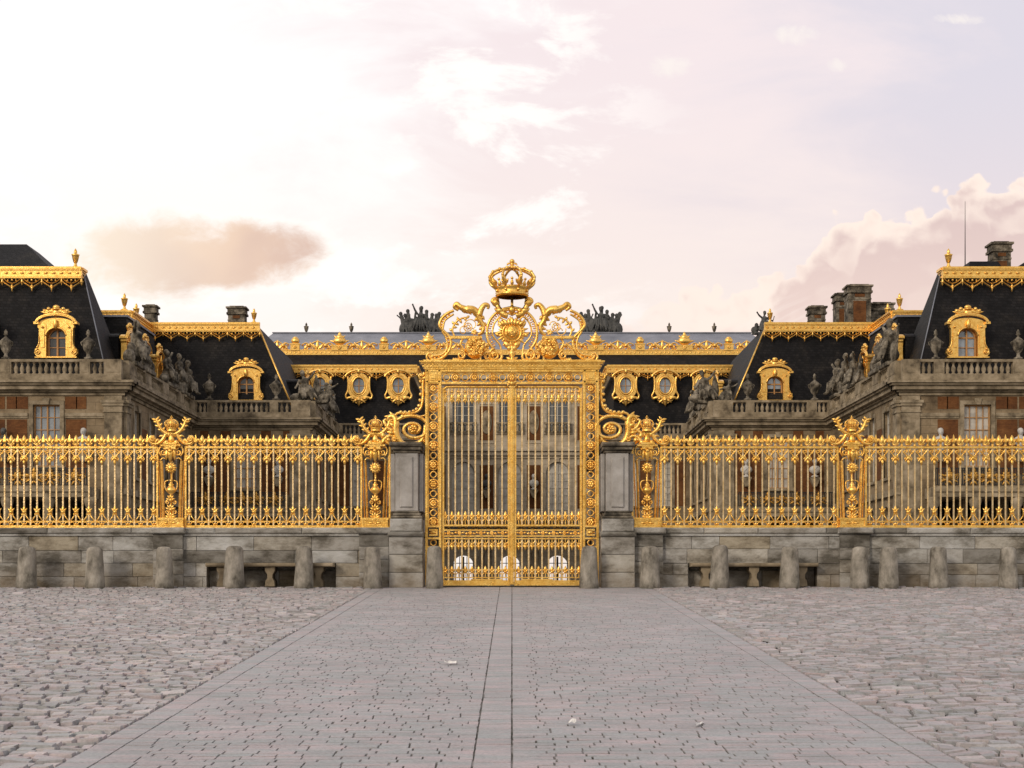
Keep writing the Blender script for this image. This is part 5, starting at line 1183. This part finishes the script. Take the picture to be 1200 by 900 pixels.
    # ================= middle wing, Y = 101
    Y2 = 101.0; B0 = 13.2
    root = thing('palace_wing', (X(17), Y2, ZG), f'{nm} inner palace wing set back beside the front {nm} pavilion, with one gilded dormer', 'building')
    xf = XF((0, Y2, 0)); wl, st, br = MB(xf), MB(xf), Panels(xf); c = 17.5
    gcs = [15.5, 17.5, 19.5]; hs = [(X(c) - .725, X(c) + .725, 6.6, 9.95, False, .3)] + [(X(g) - .75, X(g) + .75, .1, 4.4, True, 1.2) for g in gcs]
    a, b = span(B0, 21.0); wall(wl, a, b, ZG, 11.2, hs); wl.build('wall', 'stone', root)
    dk = MB(xf)
    for g in gcs: dk.box(X(g) - .8, X(g) + .8, 1.21, 1.26, .05, 4.45)
    dk.build('door', 'dark', root)  # sheets behind the arches, painted black as the shade inside
    bay(root, xf, st, br, X(c), 3.0, 'blind', True); cornice(st, a, b, 1 if s > 0 else 0, 1 if s < 0 else 0); u0, u1 = span(13.25, 14.6); pilaster(st, u0, u1)
    for lo, hi in ((B0, c - 1.0), (c + 1.0, 21)): st.box(*span(lo, hi), -.09, .04, 9.25, 9.48)
    st.build('stone_trim', 'trim', root); br.build('brick_panel', 'brick', root)
    p, q = span(14.7, 20.95); m = MB(xf); m.box(p, q, -1.4, -.003, 5.0, 5.3); m.box(p, q, -1.3, -.003, 4.7, 4.997); m.build('balcony', 'trim', root)
    for g in (14.9, 16.5, 18.5, 20.4):
        m = MB(xf); m.lathe([(.3, .05), (.3, .25), (.24, .3), (.2, 4.2), (.3, 4.4), (.33, 4.697)], (X(g), -1.1, 0), 12); m.build('column', 'trim', root)
    railing_part(root, xf, p, q, -1.32, 5.3, [X(k) for k in (15.4, 16.6, 17.5, 18.5, 19.9)])
    xs = XF((X(13.2), 0, 0), sk); wl, st, br = MB(xs), MB(xs), Panels(xs); hs = []; cs = [104.0, 107.5, 111.5]
    for c2 in cs: hs += [(c2 - .7, c2 + .7, 6.2, 9.9, False, .3), (c2 - .8, c2 + .8, .4, 4.6, True, .3)]
    wall(wl, Y2, 115.0, ZG, 11.2, hs); wl.build('wall', 'stone', root); cornice(st, Y2, 115 - .75); pilaster(st, Y2 + .1, Y2 + 1.2)
    for c2 in cs:
        trim_around(st, c2, 6.2, 1.4, 3.7, False); add_window(root, xs, c2, 6.2, 1.4, 3.7, 4, 6, False, 'paledoor', 'blue_glass'); trim_around(st, c2, .4, 1.6, 4.2, True); add_window(root, xs, c2, .4, 1.6, 4.2, 4, 5, True, 'paledoor', 'blue_glass')
        br.box(c2 + 1.0, c2 + 2.2, -.02, .03, 6.2, 9.1)
    st.box(Y2, 115, -.2, .04, 5.1, 5.45); st.build('stone_trim', 'trim', root); br.build('brick_panel', 'brick', root)
    runs = [('p', 13.25, 15.2), ('b', 15.25, 15.85), ('p', 15.9, 16.3)] if False else [('p', 13.25, 14.5), ('b', 14.6, 15.3), ('p', 15.35, 15.9), ('b', 15.95, 19.3), ('p', 19.35, 20.0), ('b', 20.05, 20.65), ('p', 20.7, 21.1)]
    runs = [(k, *span(u, v)) for k, u, v in runs]; balustrade(root, xf, runs)
    balustrade(root, xs, [('p', Y2 + .3, 102.8), ('b', 102.9, 105.2), ('p', 105.3, 107), ('b', 107.1, 109.5), ('p', 109.6, 111), ('b', 111.1, 113.3), ('p', 113.4, 114.7)])
    m = MB(); mansard(m, ring(14.3, 24.0, 102.3, 123), ring(17.2, 24.7, 104.0, 120), zb, 17.8); m.build('roof', 'slate', root)
    m = MB(); m.tube([(X(14.3), 102.3, zb), (X(17.2), 104.0, 17.8)], .065, 5); m.build('gilded_hip', 'gold_far', root)
    m = MB(); band(m, *span(17.0, 24.6), 103.55, 17.95, .62, .62, 1.1); m.build('gilded_band', 'gold_far', root)
    if s < 0:
        chimney(root, X(19.3), 108, 17.7, 19.75, 1.15, 1.0); chimney(root, X(24.9), 106, 17.7, 19.5, .75, .8, False)
        place('finial', root, (X(17.5), 104.2, 17.95), 0, .9); place('stone_finial', root, (X(22.4), 106, 17.8), 0, .5)
    else:
        chimney(root, X(23.85), 106, 17.7, 20.85, 1.55, 1.3); chimney(root, X(23.45), 109.5, 17.7, 20.95, .9, 1.2); chimney(root, X(25.9), 108, 17.7, 20.0, 1.5, 1.2, False); chimney(root, X(21.2), 107, 17.7, 19.6, 1.05, 1.0)
        place('finial', root, (X(17.5), 104.2, 17.95), 0, .9)
    place(pane_d, root, (X(17.55 if s > 0 else 17.75), 102.7, 12.6)); place(pane_d, root, (X(14.6), 107.8, 12.5), rz)
    # ================= court wing, Y = 115, with oval dormers
    Y3 = 115.0; C0 = 7.15
    root = thing('palace_court_wing', (X(10), Y3, ZG), f'innermost {nm} palace wing with oval gilded dormers, just {nm} of the gate', 'building')
    xf = XF((0, Y3, 0)); wl, st, br = MB(xf), MB(xf), Panels(xf); hs = []; cs = [8.7, 11.3]
    for c3 in cs: hs += [(X(c3) - .65, X(c3) + .65, 6.2, 9.6, False, .3), (X(c3) - .7, X(c3) + .7, .4, 4.5, True, .3)]
    a, b = span(C0, 13.2); wall(wl, a, b, ZG, 11.2, hs); wl.build('wall', 'stone', root)
    for c3 in cs:
        trim_around(st, X(c3), 6.2, 1.3, 3.4, False); add_window(root, xf, X(c3), 6.2, 1.3, 3.4, 4, 7, False, 'paledoor', 'blind'); trim_around(st, X(c3), .4, 1.4, 4.1, True); add_window(root, xf, X(c3), .4, 1.4, 4.1, 4, 5, True, 'paledoor', 'glass')
    for g in (10.0, 12.6): br.box(X(g) - .4, X(g) + .4, -.02, .03, 6.2, 9.6)
    cornice(st, a, b, 1 if s > 0 else 0, 1 if s < 0 else 0); st.box(a, b, -.18, .04, 5.1, 5.4); u0, u1 = span(7.2, 7.9); pilaster(st, u0, u1)
    st.build('stone_trim', 'trim', root); br.build('brick_panel', 'brick', root)
    xs = XF((X(C0), 0, 0), sk); wl, st = MB(xs), MB(xs); hs = []; cs = [118.5, 122.5, 126.5, 130.5, 134.5]
    for c3 in cs: hs += [(c3 - .7, c3 + .7, 6.2, 9.8, False, .3), (c3 - .8, c3 + .8, .4, 4.6, True, .3)]
    wall(wl, Y3, 140.0, ZG, 11.2, hs); wl.build('wall', 'stone', root); cornice(st, Y3, 139.9); st.box(Y3, 139.9, -.18, .04, 5.1, 5.4)
    for c3 in cs:
        trim_around(st, c3, 6.2, 1.4, 3.6, False); add_window(root, xs, c3, 6.2, 1.4, 3.6, 4, 6, False, 'paledoor', 'blue_glass'); trim_around(st, c3, .4, 1.6, 4.2, True); add_window(root, xs, c3, .4, 1.6, 4.2, 4, 5, True, 'paledoor', 'glass')
    st.build('stone_trim', 'trim', root)
    runs = [(k, *span(u, v)) for k, u, v in [('p', 7.2, 7.8), ('b', 7.85, 10.0), ('p', 10.05, 10.6), ('b', 10.65, 12.6), ('p', 12.65, 13.1)]]; balustrade(root, xf, runs)
    m = MB(); mansard(m, ring(7.6, 23.0, 116.2, 141.9), ring(7.9, 23.0, 117.9, 139), zb, 17.0); m.build('roof', 'slate', root)
    m = MB(); mansard(m, ring(7.9, 23.0, 118.1, 139.2), ring(8.2, 23.0, 124.0, 138.5), 17.0, 17.5); m.build('upper_roof', 'slate', root)
    m = MB(); band(m, *span(7.25, 18.5), 117.5, 17.12, .60, .55, 1.25); m.xf = XF((X(7.3), 0, 0), sk); band(m, 118, 134, 0, 17.12, .6, .5, 1.25); m.build('gilded_band', 'gold_far', root)
    for c3 in (8.65, 11.65, 14.6): place('oval', root, (X(c3), 116.9, 13.95))
    # ================= urns, busts and statues on this side
    ul = 'stone urns on the balustrades'
    for (ux, uy, lab) in ((22.9, 83, f'stone urn on the front {nm} balustrade, on the court side of the dormer'), (27.35, 83, f'stone urn on the front {nm} balustrade, on the outer side of the dormer'),
                          (15.5, 101, f'stone urn on the inner {nm} balustrade, on the gate side of the dormer'), (19.9, 101, f'stone urn on the inner {nm} balustrade, on the outer side of the dormer')):
        place('urn', None, (X(ux), uy, 12.38), 0, .92 if uy < 90 else 1.0); 
        o = [q_ for q_ in bpy.data.objects if q_.name.startswith('urn')][-1]
        URN.append((o, lab))
    for (bx_, by, z, lab, dk_) in ((23.05, 82.6, 7.45, f'bust beside the corner pillar of the front {nm} pavilion, above the railing', 0), (27.35, 82.6, 7.45, f'bust on the brick wall nearest the {nm} edge, beyond the first window', 1 if s < 0 else 0),
                                   (15.35, 100.6, 7.3, f'bust on the inner {nm} wing, on the gate side of its window', 0), (19.85, 100.6, 7.3, f'bust on the inner {nm} wing, on the outer side of its window', 0)):
        BUST.append(((X(bx_), by, z), lab, dk_))
    for (k, sx, sy, z, rz2, sc, lab) in ((0, 21.05, 85.6, 12.38, rz, 1.2, f'seated stone figure with a round shield on the front {nm} pavilion, nearest its corner'), (2, 21.05, 88.2, 12.38, rz, 1.15, f'carved trophy of arms and flags behind the first seated figure on the {nm} pavilion'),
                                         (1, 21.05, 94.0, 12.38, rz, 1.05, f'pair of leaning stone figures midway along the side of the {nm} pavilion'), (3, 21.05, 96.8, 12.38, rz, 1.0, f'standing stone figure near the rear of the {nm} pavilion side'),
                                         (0, 21.05, 99.2, 12.38, rz, 1.1, f'seated stone figure at the inner end of the {nm} pavilion side'),
                                         (1, 13.3, 102.3, 12.38, 0, 1.05, f'pair of leaning stone figures at the corner of the inner {nm} wing'), (2, 13.25, 105.8, 12.38, rz, 1.0, f'carved trophy of arms on the side of the inner {nm} wing'),
                                         (0, 13.25, 109.2, 12.38, rz, 1.05, f'seated stone figure on the side of the inner {nm} wing, above the gilded pilaster'), (3, 13.25, 112.8, 12.38, rz, .9, f'standing stone figure at the far end of the inner {nm} wing')):
        statue(k, (X(sx), sy, z), rz2, sc, lab)
URN = []; BUST = []
for s_ in (-1, 1): wings(s_)
for o, lab in URN: tag(o, lab, 'urn', 'stone urns on the balustrades')
m = MB(); m.prism([(-.35, 0), (.35, 0), (.2, -.35), (.08, -.6), (-.08, -.6), (-.2, -.35)], -.15, .42); brk = m.build('bracket', 'trim'); brk.parent = PROTO['bust']
for i, (loc, lab, dk_) in enumerate(BUST):
    o = place('bust', None, loc); tag(o, lab, 'bust', 'busts on wall brackets')
    if dk_: o.data = o.data.copy(); o.data.materials[0] = MT['darkstone']

# ------------------------------------------------------------------ main block behind the marble court, Y = 140
def main_block():
    Y4 = 140.0; k = Y4 / F; zz = lambda y: (690 - y) * k
    root = thing('palace_main_block', (0, Y4, ZG), 'central palace building seen through the gate, with arched windows and a gilded roof crest', 'building')
    xf = XF((0, Y4, 0)); wl, st, br = MB(xf), MB(xf), Panels(xf); cs = [-4.45, -.2, 4.15]; hs = []
    for c in cs: hs += [(c - 1.0, c + 1.0, zz(507), zz(466), False, .3), (c - 1.05, c + 1.05, zz(606), zz(541), True, .3), (c - .95, c + .95, zz(683), zz(651), True, .6)]
    wall(wl, -7.15, 7.15, ZG, zz(440), hs); wl.build('wall', 'pale_stone', root)
    for c in cs:
        trim_around(st, c, zz(507), 2.0, zz(466) - zz(507), False); add_window(root, xf, c, zz(507), 2.0, zz(466) - zz(507), 4, 4, False, 'paledoor', 'glass')
        trim_around(st, c, zz(606), 2.1, zz(541) - zz(606), True, .25); add_window(root, xf, c, zz(606), 2.1, zz(541) - zz(606), 4, 6, True, 'paledoor', 'blind')
        m = MB(xf)                                # through-doorway with glazing bars only: daylight behind
        z0, z1 = zz(683), zz(651)
        for u in (-.9, -.33, 0, .33, .9): m.box(c + u - (.09 if u == 0 else .035), c + u + (.09 if u == 0 else .035), .35, .42, z0, z1 - .1)
        for t, w in ((.45, .12), (.72, .035), (.2, .035)): z = z0 + (z1 - z0) * t; m.box(c - .95, c + .95, .34, .43, z - w, z + w)
        m.box(c - .95, c + .95, .34, .43, z0, z0 + .12); m.build('glazed_door', 'iron', root)
        m = MB(xf); m.box(c - 1.25, c + 1.25, -.35, -.25, zz(507) + .0, zz(507) + .08); m.box(c - 1.25, c + 1.25, -.36, -.22, zz(507) + .82, zz(507) + .92)
        bl = m.build('window_balustrade', 'trim', root)
        for i in range(7): place('baluster', bl, (c - 1.08 + i * .36, Y4 - .3, zz(507) + .1), 0, 1.05)
    for a, b in ((-7.1, -6.4), (-2.6, -2.05), (1.7, 2.25), (6.3, 7.1)): pass
    for c in (-2.32, 1.98):
        br.box(c - .62, c + .62, -.02, .03, zz(516), zz(476)); br.box(c - .62, c + .62, -.02, .03, zz(596), zz(545)); st.box(c - .75, c - .62, -.08, .03, zz(518), zz(474)); st.box(c + .62, c + .75, -.08, .03, zz(518), zz(474)); st.box(c - .75, c + .75, -.08, .03, zz(474), zz(472.5)); st.box(c - .75, c + .75, -.08, .03, zz(519.5), zz(518))
    for c in (-6.4, 6.3): br.box(c - .35, c + .35, -.02, .03, zz(516), zz(476)); br.box(c - .35, c + .35, -.02, .03, zz(596), zz(545))
    for y0, y1, d in ((537, 534.2, .12), (534, 529.2, .3), (529, 524.6, .5), (450, 445, .3), (444.8, 440, .55)): st.box(-7.1, 7.1, -d, .04, zz(y0), zz(y1))
    st.box(-7.1, 7.1, -1.3, .0, zz(628), zz(623)); st.box(-7.1, 7.1, -1.15, .0, zz(632), zz(628.2))
    st.build('stone_trim', 'pale_stone', root); br.build('brick_panel', 'brick', root)
    for c in (-2.32, 1.98):
        m = MB(xf); m.ball((c, -.05, zz(495)), (.36, .12, 1.1), 14, 8); m.ring((c, -.06, zz(495)), .42, .06, 20, 5, 2.3); m.build('medallion', 'trim', root)
    railing_part(root, xf, -7.0, 7.0, -1.2, zz(623), [-6, -4.45, -3.2, -2.2, -1.2, -.2, .8, 1.9, 3.0, 4.15, 5.4, 6.6])
    for c in (-6.7, -2.32, 1.98, 6.6):
        for d in (-.32, .32):
            m = MB(xf); m.lathe([(.2, .05), (.2, .3), (.16, .35), (.14, zz(634) - .2), (.22, zz(632.5))], (c + d, -.9, 0), 10); m.build('column', 'trim', root)
    # back wall pierced by the same doors, end walls and roof
    wl = MB(XF((0, 147, 0))); wall(wl, -26, 26, ZG, zz(440), [(c - 1.2, c + 1.2, ZG, zz(640), False, .3) for c in cs]); wl.build('rear_wall', 'stone', root)
    m = MB(); 
    for sx in (-26, 26): m.face((sx, 140.2, ZG), (sx, 147, ZG), (sx, 147, zz(440)), (sx, 140.2, zz(440)))
    m.face((-26, 140.25, ZG), (-7.15, 140.25, ZG), (-7.15, 140.25, zz(440)), (-26, 140.25, zz(440))); m.face((7.15, 140.25, ZG), (26, 140.25, ZG), (26, 140.25, zz(440)), (7.15, 140.25, zz(440)))
    for c0, c1 in ((-7.1, -5.7), (-3.2, -1.4), (1.0, 2.9), (5.4, 7.1)): m.box(c0, c1, 140.7, 146.9, ZG, zz(645))
    m.build('inner_wall', 'stone', root)
    def zy(y, Y): return (690 - y) * Y / F
    z1 = zy(428, 141); z2 = zy(415, 144.5)
    m = MB(); mansard(m, [(-25, 140.6), (25, 140.6), (25, 152), (-25, 152)], [(-24.2, 144.5), (24.2, 144.5), (24.2, 151), (-24.2, 151)], zz(440), z2); m.build('roof', 'slate', root)
    z3 = zy(390.5, 150)
    m = MB(); mansard(m, [(-25, 145.2), (25, 145.2), (25, 156), (-25, 156)], [(-23.3, 150), (23.3, 150), (23.3, 153), (-23.3, 153)], zy(411.5, 145.2), z3); m.box(-23.4, 23.4, 149.9, 150.1, z3, z3 + .1); m.build('lead_roof', 'lead', root)
    # gilded crest
    K = 144.6; kk = K / F; xx = lambda d: d * kk; zc = lambda y: (690 - y) * kk
    m = MB(); 
    for a, b, d in ((409.8, 411, .16), (411, 413.2, .12), (413.2, 416.2, .24)): m.box(-24.2, 24.2, K - d, K + .3, zc(b), zc(a))
    for i in range(120): m.ball((-24 + i * .404, K - .2, zc(413.6)), (.13, .08, .1), 6, 4)
    crest = m.build('gilded_crest', 'gold_far', root)
    for s in (-1, 1):
        for i, d in enumerate((46, 98, 150, 202, 254)):
            m = MB(); x = s * xx(d); big = i % 2 == (0 if False else 0) and False or d in (98, 202)
            w = .75 if big else .42
            m.box(x - w, x + w, K - .25, K + .25, zc(411), zc(404 if not big else 406)); m.box(x - w * 1.15, x + w * 1.15, K - .3, K + .28, zc(404 if not big else 406), zc(402.8 if not big else 404.6))
            if big:
                m.ball((x, K, zc(399.5)), (.62, .25, .42)); m.ball((x, K, zc(395.5)), (.36, .2, .3)); m.blade((x, K, zc(395)), (x, K, zc(388.5)), .16)
                for q in (-1, 1): m.blade((x, K, zc(402)), (x + q * .95, K, zc(399)), .14); m.blade((x, K, zc(399)), (x + q * .55, K, zc(393)), .12)
                m.rosette((x, K - .28, zc(407.5)), .22, 6)
            else:
                m.ball((x, K, zc(399.5)), (.40, .25, .34)); m.ball((x, K, zc(396.5)), (.26, .2, .16)); m.rosette((x, K - .28, zc(407)), .18, 6)
            m.build('pedestal', 'gold_far', crest)
        for d0, d1 in ((-20, 46), (46, 98), (98, 150), (150, 202), (202, 254), (254, 296)):
            if s > 0 and d0 < 0 and False: continue
            if d0 < 0 and s > 0: d0 = 20
            if d0 < 0: d0 = 20
            m = MB(); c = s * xx((d0 + d1) / 2); hw = xx((d1 - d0) / 2) - .6
            for q in (-1, 1):
                m.tube(cr([(c + q * hw, K, zc(404)), (c + q * hw * .75, K, zc(402)), (c + q * hw * .5, K, zc(403.5)), (c + q * hw * .25, K, zc(401.5)), (c, K, zc(399.5))], 4), .07, 5)
                m.spiral((c + q * hw * .72, K, zc(407)), .27, .08, R(90), q * 1.3, .06, .045, 5); m.spiral((c + q * hw * .35, K, zc(407.5)), .22, .07, R(90), -q * 1.2, .055, .04, 5); m.blade((c, K, zc(411)), (c + q * .45, K, zc(402.5)), .1)
            m.blade((c, K, zc(411)), (c, K, zc(398)), .17)
            for q in (-1, 1):
                m.blade((c + q * .1, K, zc(410)), (c + q * .75, K, zc(400.5)), .12); m.blade((c + q * hw * .85, K, zc(410)), (c + q * hw * .6, K, zc(402.5)), .12); m.ball((c + q * hw * .52, K - .05, zc(405)), .2, 8, 6)
            m.tube([(c - hw, K, zc(405.2)), (c + hw, K, zc(405.2))], .05, 5)
            for t in np.linspace(-.9, .9, 7): m.tube([(c + t * hw, K, zc(411)), (c + t * hw, K, zc(409))], .04, 4)
            m.build('scrollwork', 'gold_far', crest)
    for d, lab in ((-242, 'small stone finial on the ridge, left end'), (-189, 'b'), (185, 'c'), (238, 'd')):
        o = place('stone_finial', root, (xx(d) * 1.04, 151, z3 - .1), 0, 1.1)
    m = MB(); m.box(-7.1, 7.1, 139.4, 141, zy(440, 140), zy(436, 140)); m.build('gutter', 'gold_far', root)
    for x, k4, lab in ((-9.0, 4, 'dark stone sculpture cluster on the ridge, left of the gate crown'), (8.75, 5, 'dark stone sculpture cluster on the ridge, right of the gate crown')):
        o = statue_group(k4, 'darkstone'); o.location = (x, 151, z3); o.scale = (1.0, 1.0, 1.05); tag(o, lab, 'statue', 'dark sculpture clusters on the ridge')
main_block()
o = STAT[0].copy(); COL.objects.link(o); o.location = (17.6, 108, 17.9); o.data = o.data.copy(); o.data.materials[0] = MT['darkstone']; o.rotation_euler = (0, 0, .3); o.scale = (.75, .75, .75); tag(o, 'small dark statue on the roof behind the gilded finial, right wing', 'statue')
for c, lab in ((-2.32, 'dark bust on the central facade, left of the middle arched window'), (1.98, 'pale bust on the central facade, right of the middle arched window')):
    o = place('bust', None, (c, 139.7, 9.0), 0, 1.2); tag(o, lab, 'bust', 'busts on wall brackets')
    if c < 0: o.data = o.data.copy(); o.data.materials[0] = MT['darkstone']
